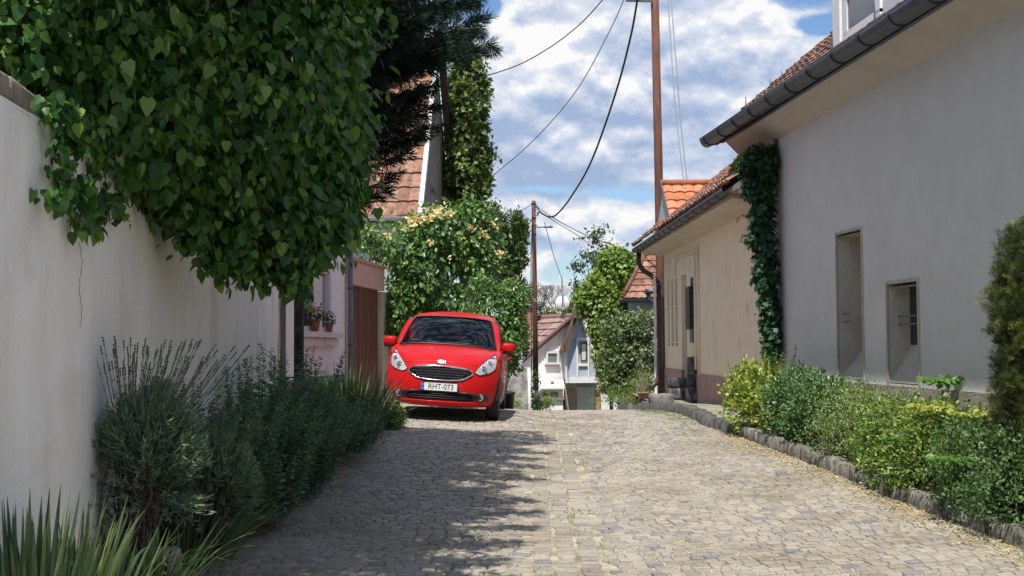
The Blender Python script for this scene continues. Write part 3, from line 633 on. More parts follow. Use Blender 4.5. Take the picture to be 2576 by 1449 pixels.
for (u, v) in ((1873, 278), (1934, 240), (1963, 212), (1996, 195), (2020, 168), (2090, 128), (2196, 62)):
    d = ray(u, v); y = 4.94/(d.x-kx); p = Vector((d.x*y+.02, y, 4.86))
    MB().tube([p, p+Vector((0, 0, .06)), p+Vector((0, 0, .25))], [.018, .013, .004], 6).link('roof_spike', MT['zincd'], rf)
# dormer
d0, d1 = 15.7, 13.6
mb = MB(); X0 = lambda y: 4.93+kx*y+.36
zz = 5.08
mb.prism([(X0(d0), d0, zz), (X0(d1), d1, zz), (X0(d1)+2.4, d1, zz), (X0(d0)+2.4, d0, zz)], (0, 0, 1.7)); dm = mb.link('dormer', M_('dormer_board', (.58, .58, .60), .6, var=.05, streak=True), rf)
mb = MB(); a_, b_ = 15.25, 14.2; F0 = lambda y, z, n=.03: (X0(y)-n, y, z)
for ya, yb, za, zb_ in ((d0, 15.45, zz, 6.7), (15.3, 15.2, 5.2, 6.7), (14.3, 14.15, 5.2, 6.7), (15.3, 14.15, 5.12, 5.24), (15.3, 14.15, 5.62, 5.68)):
    mb.prism([F0(ya, za), F0(yb, za), F0(yb, zb_), F0(ya, zb_)], (.05, 0, 0))
w = mb.link('window_frame', MT['whitep'], dm); mb = MB(); mb.prism([F0(15.2, 5.24, .012), F0(14.3, 5.24, .012), F0(14.3, 6.6, .012), F0(15.2, 6.6, .012)], (.01, 0, 0)); mb.link('pane', MT['glassd'], dm)

# ================= cream house =================
kb = -.021; A2 = Vector((kb, 1, 0)).normalized(); N2 = Vector((-1, kb, 0)).normalized(); fr = (Vector((4.1, 0, 0)), A2, N2)
MT['cream'] = M_('cream_render', (.88, .74, .56), .93, c2=(.81, .68, .515), sc=4, bump=.6, bsc=45, thr=(.25, .65), mot=((.36, .32, .28), 1.6, .6, .76, .4))
t = thing('cream_house', 'low cream house with a dark gutter and pinkish base', 'house', (3.9, 25, .4))
y0, yf = 19.35, 29.9; zt = 3.64
yc = lambda u: 4.1/((u-1288)/F-kb)
dn, df_ = yc(1727), yc(1714)                       # door recess
sl_ = [(yc(1684), yc(1679)), (yc(1694), yc(1688.5)), (yc(1704), yc(1698))]
cuts = sorted([(dn, df_, -.1, 3.02, .5)]+[(a, b, 1.55, 3.02, .28) for a, b in sl_])
mb = MB(); cur = y0
for a, b, z0, z1, d in cuts:
    mb.fr(fr, (cur, a), (-.6, 0), (-1, zt)).fr(fr, (a, b), (-.6, 0), (z1, zt)).fr(fr, (a, b), (-.6, -d), (z0, z1)); cur = b
    if z0 > 0: mb.fr(fr, (a, b), (-.6, 0), (-1, z0))
    else: mb.fr(fr, (a, b), (-.6, 0), (-1, .52))
mb.fr(fr, (cur, yf), (-.6, 0), (-1, zt)); mb.fr(fr, (y0, yf), (-6, -.6), (-1, zt)); mb.link('wall', MT['cream'], t)
MT['pinkbase'] = M_('pinkish_plinth', (.42, .27, .24), .92, var=.15, sc=6, bump=.6, bsc=50)
MB().fr(fr, (y0, dn), (-.05, .015), (-.5, 1.03)).link('plinth', MT['pinkbase'], t)
MB().fr(fr, (df_, yf), (-.05, .015), (-.5, 1.06)).link('plinth', MT['pinkbase'], t)
MB().fr(fr, (dn+.02, df_-.02), (-.49, -.44), (.52, 3.0)).link('door', M_('door_brown', (.16, .12, .10), .6, var=.15, streak=True), t)
for a, b in sl_: MB().fr(fr, (a+.01, b-.01), (-.2, -.17), (1.56, 3.0)).link('window', M_('slit_glass', (.16, .13, .11), .4), t)
mb = MB()
for zz in (1.62, 2.4): mb.fr(fr, (sl_[2][0]-.1, sl_[0][1]+.1), (.0, .02), (zz, zz+.025))
mb.link('window_bar', MT['cream'], t)
# soffit slopes gently; gutter and roof
q = lambda c, y, z: Vector((c+kb*y, y, z))
mb = MB(); mb.add([q(4.12, 19.0, 3.62), q(4.12, 30.35, 3.62), q(3.62, 30.35, 3.72), q(3.62, 19.0, 3.72), q(4.12, 19.0, 3.8), q(4.12, 30.35, 3.8), q(3.62, 30.35, 3.78), q(3.62, 19, 3.78)], [[0, 1, 2, 3], [4, 5, 6, 7], [1, 2, 6, 5], [0, 3, 7, 4], [2, 3, 7, 6]])
mb.link('soffit', M_('soffit_cream', (.62, .56, .48), .9, c2=(.5, .44, .36), sc=3, bump=.4), t)
mb, br = gutter(q(3.52, 30.5, 3.80), q(3.52, 18.9, 3.84), .085, 16); g = mb.link('gutter', M_('gutter_steel', (.12, .12, .13), .5, metal=.5, var=.3, sc=14), t, True); brackets(br, MT['zincd'], g)
MT['brown_pipe'] = M_('brown_pipe', (.055, .035, .034), .4, var=.2, sc=8, spec=.5)
pp = [P(1607, 636, 30.3), P(1607, 662, 30.3), P(1618, 680, 30.3), P(1645, 697, 30.2), P(1657, 712, 30.1), P(1660, 800, 30.0), P(1660, 900, 29.9), P(1659, 940, 29.8), P(1652, 962, 29.6), P(1638, 975, 29.4)]
mb = MB(); mb.tube(pp, .058, 14); g = mb.link('drainpipe', MT['brown_pipe'], t, True)
mb = MB()
for v in (717, 902): c = P(1660, v, 30.02); mb.tube([c, c+Vector((0, 0, .03))], .067, 14)
mb.link('bracket', MT['zinc'], g, True)
c = P(1650, 850, 29.95); MB().box((c.x-.01, 30.0, 1.6), (.05, .1, 3.2)).link('corner_trim', MT['whitep'], t)
Uv = Vector((1, 0, .80)); mb = tiles(q(3.50, 18.6, 3.88), (kb, 1, 0), Uv, 57, 9, .21, .31, .035, .05, .012)
MT['redtile'] = M_('red_roof_tile', (1, 1, 1), .85, var=.35, sc=9, bump=.6, rattr=[(0, (.24, .11, .08)), (.5, (.38, .18, .12)), (1, (.46, .27, .19))], mot=((.20, .18, .15), 5, .5, .66, .6))
rf = mb.link('roof', MT['redtile'], t, rndattr=True)
MB().prism([q(3.55, 18.6, 3.84), q(3.55, 30.5, 3.84), q(5.8, 30.5, 3.84+2.25*.8), q(5.8, 18.6, 3.84+2.25*.8)], (0, 0, -.08)).link('underlay', MT['greywood'], rf)
mb = MB()
for i in range(9): s = i*.26; mb.box(q(3.56+s, 30.5, 3.98+s*.8), (.27, .16, .1), Matrix.Rotation(-.6, 3, 'Y'), .02)
mb.link('verge', MT['redtile'], rf)
# orange dormer
e0, e1, zr_ = P(1678, 540, 28).z, 28.0, P(1700, 463, 29.4).z
x0 = P(1676, 500, 28.5).x
Ud = Vector((0, 1.4, zr_-e0)); mb = tiles((x0, 27.9, e0-.1), (1, 0, 0), Ud, 7, 4, .24, Ud.length/3.7, .03, .04)
MT['orange'] = M_('orange_tile', (1, 1, 1), .75, var=.15, sc=9, bump=.4, rattr=[(0, (.36, .12, .05)), (.5, (.55, .19, .08)), (1, (.62, .27, .14))], mot=((.25, .14, .09), 6, .5, .68, .45))
dr = mb.link('dormer_roof', MT['orange'], t, rndattr=True)
mb = MB(); mb.prism([(x0+.04, 28.0, e0-.45), (x0+.04, 28.0, e0-.16), (x0+.04, 29.35, zr_-.1), (x0+.04, 30.7, e0-.05), (x0+.04, 30.7, e0-.45)], (1.8, 0, 0)); mb.link('dormer_wall', MT['greyrend'], dr)
MB().prism([(x0-.03, 27.85, e0-.18), (x0-.03, 29.35, zr_+.0), (x0-.03, 29.35, zr_+.06), (x0-.03, 27.85, e0-.08)], (.03, 0, 0)).link('verge_board', MT['zincd'], dr)
MB().tube([(x0-.02, 29.4, zr_+.03), (x0+1.7, 29.4, zr_+.03)], .07, 8).link('ridge', MT['orange'], dr, True)
# meter box, conduit, cables, number sign
f2 = lambda u: yc(u)
t2 = thing('meter_box', 'narrow black meter box on the cream wall beside the door', 'box', (3.55, yc(1744), 1.6))
ym = yc(1744); mb = MB(); mb.fr(fr, (ym-.25, ym+.25), (.0, .12), (1.88, 2.72), 0); mb.link('casing', MT['blackmetal'], t2)
mb = MB(); mb.fr(fr, (ym-.17, ym+.10), (.0, .07), (1.62, 1.87)).fr(fr, (ym-.04, ym+.04), (.0, .05), (2.721, 2.9)); mb.link('cover', MT['zinc'], t2)
mb = MB(); y1_, y2_ = yc(1753), yc(1703)
pts = [fr[0]+A2*y1_+N2*.04+Vector((0, 0, z)) for z in (1.1, 2.0, 3.38)]+[fr[0]+A2*y2_+N2*.04+Vector((0, 0, 3.42)), fr[0]+A2*y2_+N2*.04+Vector((0, 0, 3.05))]
mb.tube(pts, .022, 8); mb.tube([fr[0]+A2*(y1_-.35)+N2*.03+Vector((0, 0, z)) for z in (1.0, 3.5)], .018, 8)
mb.link('cable_conduit', MT['cream'], smooth=True, loc=(3.6, y1_, 1.2), label='thin cream conduit running up and along the cream wall over the door', cat='conduit')
for u, z, l in ((1737, 3.1, 'small pale sign plate high on the cream wall above the meter box'), (1785, 3.02, 'small pale sign plate right of the conduit on the cream wall')):
    y = yc(u); mb = MB(); mb.fr(fr, (y-.06, y+.06), (.0, .015), (z, z+.24)); mb.link('sign_plate', M_('plate', (.72, .68, .6), .6), loc=fr[0]+A2*y, label=l, cat='sign')
mb = MB(); mb.tube([P(1752, 545, 25.0), P(1745, 575, 25.2), P(1738, 610, 26), P(1733, 636, 26.4)], .010, 6); mb.link('loose_cable', MT['whitep'], smooth=True, loc=P(1752, 545, 25), label='loose white cable dangling below the cream house eaves', cat='cable')
# stacked dark stones by the door, rough block, step
MT['blackstone'] = M_('black_stone', (.055, .055, .058), .8, var=.4, sc=14, bump=.8, mot=((.22, .21, .2), 7, .54, .62, .7))
gz = lambda y: max(Hf(2.9, y)+.12, .46)
for i, (z, lab) in enumerate(((.0, 'bottom'), (.30, 'middle'), (.58, 'top'))):
    c = P(1747, 960, 25.6); mb = MB(); rock(mb, (c.x+.02*i, 25.6+rnd.uniform(-.04, .04), gz(25)+z+.15), (.27, .42, .28), rnd.gauss(0, .05), .05)
    mb.link('stone_block', MT['blackstone'], smooth=True, loc=(c.x, 25.6, gz(25)+z), label='dark stone block, %s one of the stack by the door of the cream house' % lab, cat='stone', group='dark stone blocks stacked by the cream house door')
for u, y, z, d, lab in ((1707, 26.8, .0, (.42, .5, .24), 'dark stone block on the ledge left of the tall stack, lower'), (1708, 26.8, .24, (.40, .45, .2), 'dark stone block resting on another left of the tall stack')):
    c = P(u, 960, y); mb = MB(); rock(mb, (c.x, y, gz(y)+z+d[2]/2), d, 0, .05); mb.link('stone_block', MT['blackstone'], smooth=True, loc=(c.x, y, gz(y)+z), label=lab, cat='stone', group='dark stone blocks stacked by the cream house door')
c = P(1665, 995, 25); mb = MB(); rock(mb, (c.x, 25, gz(25)+.09), (.36, .4, .2), .2, .12); mb.link('boulder', M_('pale_stone', (.22, .21, .19), .9, var=.3, sc=6, bump=.9), smooth=True, loc=(c.x, 25, gz(25)), label='rough grey rock on the ledge below the brown drainpipe', cat='rock')
c = P(1619, 985, 27.5); z = gz(27.5)
t2 = thing('planter', 'small terracotta planter of dry stems below the drainpipe', 'planter', (c.x, 27.5, z))
mb = MB(); mb.lathe([(0, 0), (.10, 0), (.13, .11), (.14, .11), (.14, .14), (.12, .14), (.11, .11), (0, .11)], (c.x, 27.5, z), 18); mb.link('pot', M_('brown_pot', (.30, .15, .11), .8, var=.2, sc=12), t2, True)
mb = MB()
for i in range(14): a = rnd.uniform(0, 6.3); L = rnd.uniform(.25, .75); mb.tube([(c.x+.06*math.cos(a), 27.5+.06*math.sin(a), z+.15), (c.x+.12*math.cos(a)+.03, 27.5+.1*math.sin(a), z+.15+L*.6), (c.x+.26*math.cos(a)+.08, 27.5+.2*math.sin(a), z+.15+L)], [.006, .005, .002], 5)
mb.link('stems', M_('dry_stem', (.22, .17, .12), .9), t2)
# ================= house behind, left of the downpipe =================
t = thing('hip_roof_house', 'small house with a dark red hipped tile roof behind the hedge', 'house', (4.2, 41, 0))
c0 = P(1566, 752, 33.8); zE = c0.z
mb = MB(); mb.prism([(c0.x+.25, 34, -2), (c0.x+4, 34, -2), (c0.x+4, 39, -2), (c0.x+.25, 39, -2)], (0, 0, zE+1.95)); mb.link('wall', MT['greyrend'], t)
k = 11; mb = MB(); zA = zE+1.9
U = Vector((0, 2.2, 1.9)); mm = tiles((c0.x, 33.8, zE), (1, 0, 0), U, 18, k, .2, U.length/k, .02, .035)
for i, v in enumerate(mm.v):
    s = (v[2]-zE)/1.9; x = v[0]; lim = c0.x+1.15*max(0, s); mm.v[i] = (max(x, lim), v[1], v[2])
rf = mm.link('roof', MT['redtile'], t, rndattr=True)
MB().add([(c0.x+.02, 33.85, zE-.02), (c0.x+4.3, 33.85, zE-.02), (c0.x+4.3, 36, zA-.03), (c0.x+1.17, 36, zA-.03), (c0.x+.02, 39, zE-.02)], [[0, 1, 2, 3], [0, 3, 4]]).link('underlay', MT['greywood'], rf)
mb = MB(); mb.tube([(c0.x, 33.8, zE+.05), (c0.x+.58, 34.9, zE+1.0), (c0.x+1.17, 36, zA+.04)], .06, 8); mb.link('hip_ridge', MT['redtile'], rf, True)
mb, br = gutter((c0.x-.1, 33.7, zE-.02), (c0.x+4, 33.7, zE-.02), .08, 8); g = mb.link('gutter', MT['zincd'], t, True)
pp = [P(1630, 735, 33.6), P(1632, 748, 33.6), P(1641, 760, 33.6), P(1656, 768, 33.6)]; mb = MB(); mb.tube(pp, .06, 10); mb.box(P(1640, 733, 33.6), (.36, .2, .12)); mb.link('drainpipe', MT['zincd'], t, True)

# ================= far white house =================
t = thing('far_house', 'distant white gabled house with a bay window down the lane', 'house', (1.9, 45, -1.9))
MT['farwhite'] = M_('far_white', (.90, .88, .85), .9, c2=(.82, .80, .76), sc=3, bump=.5, thr=(.3, .6))
an = R_(20); gd = Vector((math.cos(an), math.sin(an), 0)); rd = Vector((-math.sin(an), math.cos(an), 0))   # along the gable, and back along the ridge
Yf = 45.0; ap = P(1436, 800, Yf)
w2 = 2.35; rise = 1.85
def gp(s, z, back=0): return Vector((ap.x, Yf, 0))+gd*s+rd*back+Vector((0, 0, z))
ze = ap.z-rise
# wall with window opening
MB().prism([gp(-w2, -3.5), gp(-w2, ze), gp(0, ap.z-.02), gp(w2, ze), gp(w2, -3.5)], rd*8).link('wall', MT['farwhite'], t)
U = (gp(0, ap.z)-gp(-w2-.25, ze-.2)); n_ = 9
mb = tiles(gp(-w2-.25, ze-.15, -.14), rd, U, 28, n_, .30, U.length/n_, .03, .05)
MT['fartile'] = M_('far_roof_tile', (1, 1, 1), .85, var=.3, sc=6, bump=.5, rattr=[(0, (.24, .14, .12)), (.5, (.33, .20, .165)), (1, (.42, .29, .25))])
rf = mb.link('roof', MT['fartile'], t, rndattr=True)
mb = MB(); mb.prism([gp(-w2-.25, ze-.2, -.11), gp(0, ap.z+.0, -.11), gp(w2+.25, ze-.2, -.11), gp(w2+.25, ze-.26, -.11), gp(0, ap.z-.1, -.11), gp(-w2-.25, ze-.29, -.11)], rd*8.4); mb.link('roof_board', M_('rake_wood', (.24, .19, .16), .85, var=.3, sc=8), rf)
mb = MB()
for i in range(26): s = i/25; a = gp(-w2-.2, ze-.12, -.14).lerp(gp(0, ap.z+.06, -.14), s); mb.box(a, (.2, .14, .1), Matrix.Rotation(-.66, 3, 'Y'), .02)
mb.link('verge_tile', MT['fartile'], rf)
mb = MB(); mb.tube([gp(0, ap.z+.06, -.32), gp(0, ap.z+.06, 8)], .11, 8); mb.link('ridge', MT['fartile'], rf, True)
def onfar(u, v, out=0):
    d = ray(u, v); o0 = Vector((ap.x, Yf, 0))-rd*out; s = o0.dot(rd)/d.dot(rd) if abs(d.dot(rd)) > 1e-6 else 1
    dd = Vector((d.x, d.y, 0)); y = (o0.x*rd.x+o0.y*rd.y)/(dd.x*rd.x+dd.y*rd.y); return P(u, v, y)
def farpanel(mb, us, vs, out, th):
    a = [onfar(u, v, out) for u, v in ((us[0], vs[0]), (us[1], vs[0]), (us[1], vs[1]), (us[0], vs[1]))]; mb.prism(a, rd*th); return mb
mb = MB(); farpanel(mb, (1374, 1407), (883, 889), .06, .1); farpanel(mb, (1374, 1379), (889, 912), .06, .1); farpanel(mb, (1402, 1407), (889, 912), .06, .1); farpanel(mb, (1372, 1409), (912, 918), .08, .1)
w = mb.link('window', MT['whitep'], t); mb = MB(); farpanel(mb, (1379, 1402), (889, 912), .02, .05); mb.link('pane', M_('far_pane', (.2, .22, .22), .2), w)
mb = MB(); farpanel(mb, (1373, 1408), (917, 921), .1, .1); mb.link('sill', M_('sill_brown', (.25, .16, .13), .8), w)
mb = MB(); a = [onfar(1406, 1150/1, .5)]
# lean-to with pale roof and vents
y = 44.2; a0, a1 = P(1361, 985, 43.6), P(1416, 985, 43.6)
mb = MB(); mb.prism([(a0.x, 43.6, -3.5), (a1.x, 43.6, -3.5), (a1.x, 46, -3.5), (a0.x, 46, -3.5)], (0, 0, 3.5+P(1361, 975, 43.6).z)); mb.link('porch', MT['farwhite'], t)
zt_, zb_ = P(1361, 964, 44).z, P(1361, 979, 43.4).z
pr = MB(); pr.prism([(a0.x-.05, 43.4, zb_), (a1.x+.05, 43.4, zb_), (a1.x+.05, 44.6, zt_+.02), (a0.x-.05, 44.6, zt_+.02)], (0, 0, .07)); pr.link('porch_roof', M_('pale_sheet', (.8, .79, .76), .7, var=.05), t)
for u0, u1 in ((1364, 1379), (1384, 1403)): c = P(u0, 987, 43.58); c2_ = P(u1, 997, 43.58); MB().box(((c.x+c2_.x)/2, 43.59, (c.z+c2_.z)/2), (c2_.x-c.x, .05, c.z-c2_.z)).link('vent', MT['glassd'], t)
c = P(1361, 1003, 43.55); MB().box(((a0.x+a1.x)/2, 43.57, c.z), (a1.x-a0.x+.1, .14, .07)).link('ledge', M_('brown_ledge', (.3, .2, .15), .9), t)
c = P(1390, 960, 43.5); MB().lathe([(.04, 0), (.04, .12), (.07, .13), (.07, .16), (.03, .2), (0, .22)], (c.x, 43.9, zb_+.05), 12).link('vent_cowl', MT['zinc'], t, True)
# bay with steep gable
t = thing('bay_window', 'pale blue bay with a narrow tall window and steep gable', 'bay', (2.3, 43, -1))
Yb = 43.0; B = lambda u, v, y=Yb: P(u, v, y)
mb = MB(); mb.prism([B(1424, 955), B(1424, 884), B(1453, 800), B(1468, 800), B(1502, 925), B(1502, 962)], (0, 2.2, 0)); mb.link('wall', M_('bay_panel', (.42, .46, .54), .7, var=.05), t)
mb = MB()
for u0, u1, v0, v1 in ((1422, 1428, 884, 957), (1450, 1455, 852, 952), (1478, 1483, 850, 954), (1422, 1504, 951, 963), (1450, 1483, 849, 857), (1452, 1481, 915, 921)):
    a = B(u0, v0, Yb-.06); b = B(u1, v1, Yb-.06); mb.box(((a.x+b.x)/2, Yb-.03, (a.z+b.z)/2), (abs(b.x-a.x), .07+.01*rnd.random(), abs(a.z-b.z)))
mb.prism([B(1424, 884, Yb-.05), B(1453, 800, Yb-.05), B(1456, 800, Yb-.05), B(1428, 884, Yb-.05)], (0, .04, 0)); mb.link('frame', MT['whitep'], t)
a = B(1460, 862); b = B(1478, 909); MB().box(((a.x+b.x)/2, Yb-.015, (a.z+b.z)/2), (b.x-a.x, .05, a.z-b.z)).link('window', M_('bay_frame', (.12, .06, .045), .6), t)
a = B(1463, 866); b = B(1474, 905); mb = MB()
for i in range(4): mb.prism([(a.x+i*.035, Yb-.045, a.z), (a.x+(i+1)*.035, Yb-.045, a.z), (a.x+(i+1)*.03, Yb-.045, b.z), (a.x+i*.03, Yb-.045, b.z)], (0, .003+.002*i, 0))
mb.link('curtain', M_('bay_curtain', (.62, .62, .56), .8), t)
mb = MB(); mb.prism([B(1412, 884, Yb-.3), B(1449, 788, Yb-.3), B(1457, 786, Yb-.3), B(1424, 887, Yb-.3)], (0, 2.4, 0)); rf = mb.link('roof', M_('dark_rake', (.13, .065, .05), .8, var=.25, sc=10), t)
mb = MB(); e0_, e1_ = B(1506, 927, Yb-.05), B(1458, 783, Yb-.05); mb.prism([e0_, e1_, e1_+Vector((-.03, 0, -.12)), e0_+Vector((-.09, 0, -.03))], (0, 2.2, 0)); mb.link('tile_slope', M_('pale_verge', (.46, .36, .31), .85, var=.35, sc=14, bump=.5), rf)
mb = MB(); rock(mb, B(1452, 786, Yb-.35), (.3, .5, .34), 0, .2); mb.link('finial', MT['drybark'], rf)
# garage base under the bay
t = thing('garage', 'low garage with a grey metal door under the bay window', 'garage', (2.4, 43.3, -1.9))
mb = MB(); a = P(1421, 962, 43.9); b = P(1500, 1040, 43.9); mb.box(((a.x+b.x)/2, 44.9, (a.z-3.4)/2), (b.x-a.x, 1.8, a.z+3.4-.02)); mb.link('wall', M_('garage_wall', (.42, .36, .31), .9, var=.25, sc=5, bump=.6), t)  # garage wall in one mottled brown-grey colour
a = P(1451, 974, 43.9); b = P(1495, 1040, 43.9); MB().box(((a.x+b.x)/2, 43.95, (a.z+b.z)/2), (b.x-a.x, .08, a.z-b.z)).link('door', M_('garage_door', (.55, .56, .55), .6, var=.05, streak=True), t)
a = P(1500, 962, 43.2); b = P(1511, 1040, 43.2); MB().box(((a.x+b.x)/2, 43.3, (a.z+b.z)/2), (b.x-a.x+.04, .25, a.z-b.z)).link('brick_pillar', M_('brick', (.40, .20, .13), .9, var=.25, sc=12, bump=.5), t)
# chimney, dish and aerial
c = P(1332, 800, 47.5); t = thing('chimney_stack', 'brick chimney with a flat dark cap on the far house roof', 'chimney', (c.x, 47.5, 1.5))
MB().box((c.x, 47.5, 2.2), (.55, .55, 1.6)).link('shaft', M_('chimney_brick', (.33, .17, .12), .9, var=.3, sc=12, bump=.5), t); z = P(1332, 772, 47.5).z; MB().box((c.x, 47.5, z), (.72, .72, .12), bev=.02).link('cap', MT['zincd'], t)
c = P(1415, 762, 45.3); t = thing('satellite_dish', 'white satellite dish on a mast above the far house', 'satellite dish', (c.x, 45.4, 2.6))
Mr = Matrix.Rotation(R_(72), 3, 'X'); mb = MB(); r = 17.5*45.3/F
mb.lathe([(0, .07), (r*.4, .055), (r*.75, .025), (r, 0), (r+.01, -.012), (r*.75, .01), (0, .05)], c, 28, Matrix.Rotation(R_(90), 3, 'X') @ Matrix.Identity(3)); mb.link('dish', M_('dish_white', (.8, .8, .8), .45, var=.02), t, True)
mb = MB(); q = P(1413, 700, 45.5); mb.tube([(c.x, 45.2, 2.0), (q.x, 45.2, q.z)], .02, 8); mb.link('mast', MT['zinc'], t, True)
mb = MB(); mb.tube([c+Vector((0, -.02, -.24)), c+Vector((0, -.35, -.22))], .010, 6); mb.box(c+Vector((0, -.37, -.2)), (.04, .05, .06)); mb.link('receiver_arm', MT['whitep'], t)
t = thing('tv_aerial', 'small white aerial at the top of the dish mast', 'aerial', q)
mb = MB(); mb.box((q.x-.07, 45.45, q.z), (.06, .08, .22)); mb.box((q.x+.06, 45.45, q.z-.02), (.10, .06, .05)); mb.box((q.x-.02, 45.45, q.z-.17), (.14, .05, .07)); mb.tube([(q.x-.25, 45.45, q.z-.3), (q.x-.25, 45.45, q.z+.12)], .012, 6); mb.tube([(q.x-.25, 45.45, q.z-.1), (q.x+.08, 45.45, q.z-.1)], .01, 6); mb.link('antenna', MT['whitep'], t)

# ================= poles and wires =================
MT['rust'] = M_('weathered_pole', (.17, .07, .042), .85, c2=(.085, .036, .025), sc=14, streak=True, bump=.7, bsc=50, thr=(.3, .65))
t = thing('utility_pole', 'nearer tall rust-brown wooden pole rising behind the cream house', 'utility pole', (P(1664, 900, 31.5).x, 31.5, 0), 'rust-brown utility poles along the lane')
pb, pt = P(1665, 900, 31.5), P(1646, -60, 31.5); mb = MB(); mb.tube([pb+Vector((0, 0, -2)), pb, pb.lerp(pt, .5)+Vector((.01, 0, 0)), pt], [.11, .108, .102, .098], 14); mb.link('shaft', MT['rust'], t, True)
mb = MB(); a = P(1640, 4, 31.5); b = P(1655, -10, 31.5); mb.tube([a, b], .03, 8); mb.tube([P(1639, -8, 31.5), P(1642, 16, 31.5)], .022, 8); mb.link('bracket', MT['zincd'], t, True)
mb = MB(); a = P(1575, 1, 31.2); b = P(1640, 2, 31.4); mb.tube([a, b], .035, 8); mb.box(P(1597, -2, 31.2), (.30, .14, .09)); mb.link('street_lamp', MT['zinc'], t)
t2 = t
t = thing('utility_pole', 'farther slim rust-brown pole on a concrete foot with a lamp arm', 'utility pole', (P(1347, 1000, 40).x, 40, -1.3), 'rust-brown utility poles along the lane')
pb, pt = P(1348, 986, 40), P(1342.5, 505, 40); mb = MB(); mb.tube([pb, pb.lerp(pt, .5), pt], [.088, .078, .062], 12); mb.link('shaft', MT['rust'], t, True)
MB().box((pb.x+.02, 40.0, -.85), (.26, .26, 2.1), bev=.02).link('concrete_foot', M_('concrete', (.38, .36, .31), .9, var=.15, sc=8, bump=.5), t)
mb = MB(); mb.tube([P(1343, 556, 40), P(1352, 572, 39.8), P(1368, 571, 39.6)], .02, 8); mb.box(P(1379, 571, 39.6), (.28, .14, .05), bev=.015); mb.link('lamp_arm', MT['zinc'], t)
mb = MB()
for z in (513, 549, 590, 740): a = P(1343, z, 40); mb = MB(); mb.tube([a, a+Vector((0, 0, .03))], .085, 10); mb.link('pole_band', MT['zincd'], t)

for u, v in ((1354, 527), (1357, 535), (1353, 542), (1350, 522)): mb = MB(); a = P(u, v, 39.9); mb.tube([a-Vector((.09, 0, 0)), a], .012, 6); mb.tube([a, a+Vector((0, 0, .07))], .028, 8); mb.link('insulator', MT['zincd'], t)
mb = MB(); mb.tube([P(1339, 560, 39.9), P(1336, 640, 39.9), P(1336, 770, 39.9), P(1338, 985, 39.9)], .014, 6); mb.link('cable', MT['blackmetal'], t, True)
def wire(name, pts, r, mat, label):
    P3 = [P(*p) for p in pts]; out = []
    n = len(P3)
    for i in range(n-1):
        p0, p1, p2, p3 = P3[max(i-1, 0)], P3[i], P3[i+1], P3[min(i+2, n-1)]
        for k in range(8):
            s = k/8; out.append(.5*((2*p1)+(p2-p0)*s+(2*p0-5*p1+4*p2-p3)*s*s+(3*p1-p0-3*p2+p3)*s**3))
    out.append(P3[-1]); mb = MB(); mb.tube(out, r, 6); mb.link(name, mat, smooth=True, loc=P3[0], label=label, cat='cable', group='overhead cables across the lane')
MT['wire'] = M_('wire', (.05, .055, .065), .6); MT['wirel'] = M_('wire_grey', (.22, .23, .25), .5, metal=.3)
wire('overhead_cable', [(1604, -5, 31), (1587, 90, 32), (1550, 230, 33.5), (1490, 400, 35.5), (1440, 490, 37.5), (1402, 538, 38.8), (1380, 545, 39.4), (1356, 532, 39.9)], .026, MT['blackmetal'], 'thick black cable sagging from the near pole to the far pole')
wire('overhead_cable', [(1520, -5, 29), (1460, 60, 30), (1385, 118, 31), (1300, 165, 32), (1205, 196, 33.5)], .014, MT['wire'], 'grey cable running from the upper sky to the ivy column')
wire('overhead_cable', [(1571, -5, 30), (1535, 75, 30.6), (1450, 228, 31.6), (1340, 355, 33), (1235, 446, 34.5)], .012, MT['wirel'], 'thin grey cable sloping down to the middle of the ivy column')
wire('overhead_cable', [(1680, -10, 31.2), (1690, 150, 30.6), (1700, 280, 30.1), (1713, 400, 29.6), (1726, 500, 29.2)], .012, MT['wirel'], 'left of two twisted cables dropping to the orange dormer')
wire('overhead_cable', [(1687, -10, 31.2), (1698, 120, 30.7), (1712, 300, 30.1), (1729, 461, 29.5)], .012, MT['wirel'], 'right of two twisted cables dropping to the orange dormer')
wire('overhead_cable', [(1356, 524, 39.9), (1400, 553, 39), (1450, 580, 38), (1510, 606, 37), (1570, 627, 36)], .014, MT['wirel'], 'upper of two grey cables from the far pole toward the ivy mound')
wire('overhead_cable', [(1356, 531, 39.9), (1400, 560, 39), (1450, 590, 38), (1490, 620, 37.2)], .014, MT['wirel'], 'lower of two grey cables from the far pole toward the ivy mound')
wire('overhead_cable', [(1370, 560, 39.6), (1378, 590, 40.5), (1392, 640, 42), (1404, 675, 44), (1413, 700, 45.3)], .013, MT['wirel'], 'thin cable falling from the far pole to the dish mast')
wire('overhead_cable', [(1338, 514, 40), (1322, 524, 38.5), (1300, 535, 37), (1270, 552, 36)], .014, MT['wirel'], 'short cable from the far pole top to the cypress')
wire('overhead_cable', [(1338, 553, 40), (1322, 575, 38.5), (1290, 612, 36.6), (1250, 650, 35.6)], .018, MT['wire'], 'dark cable slanting down from the far pole past the cypress')
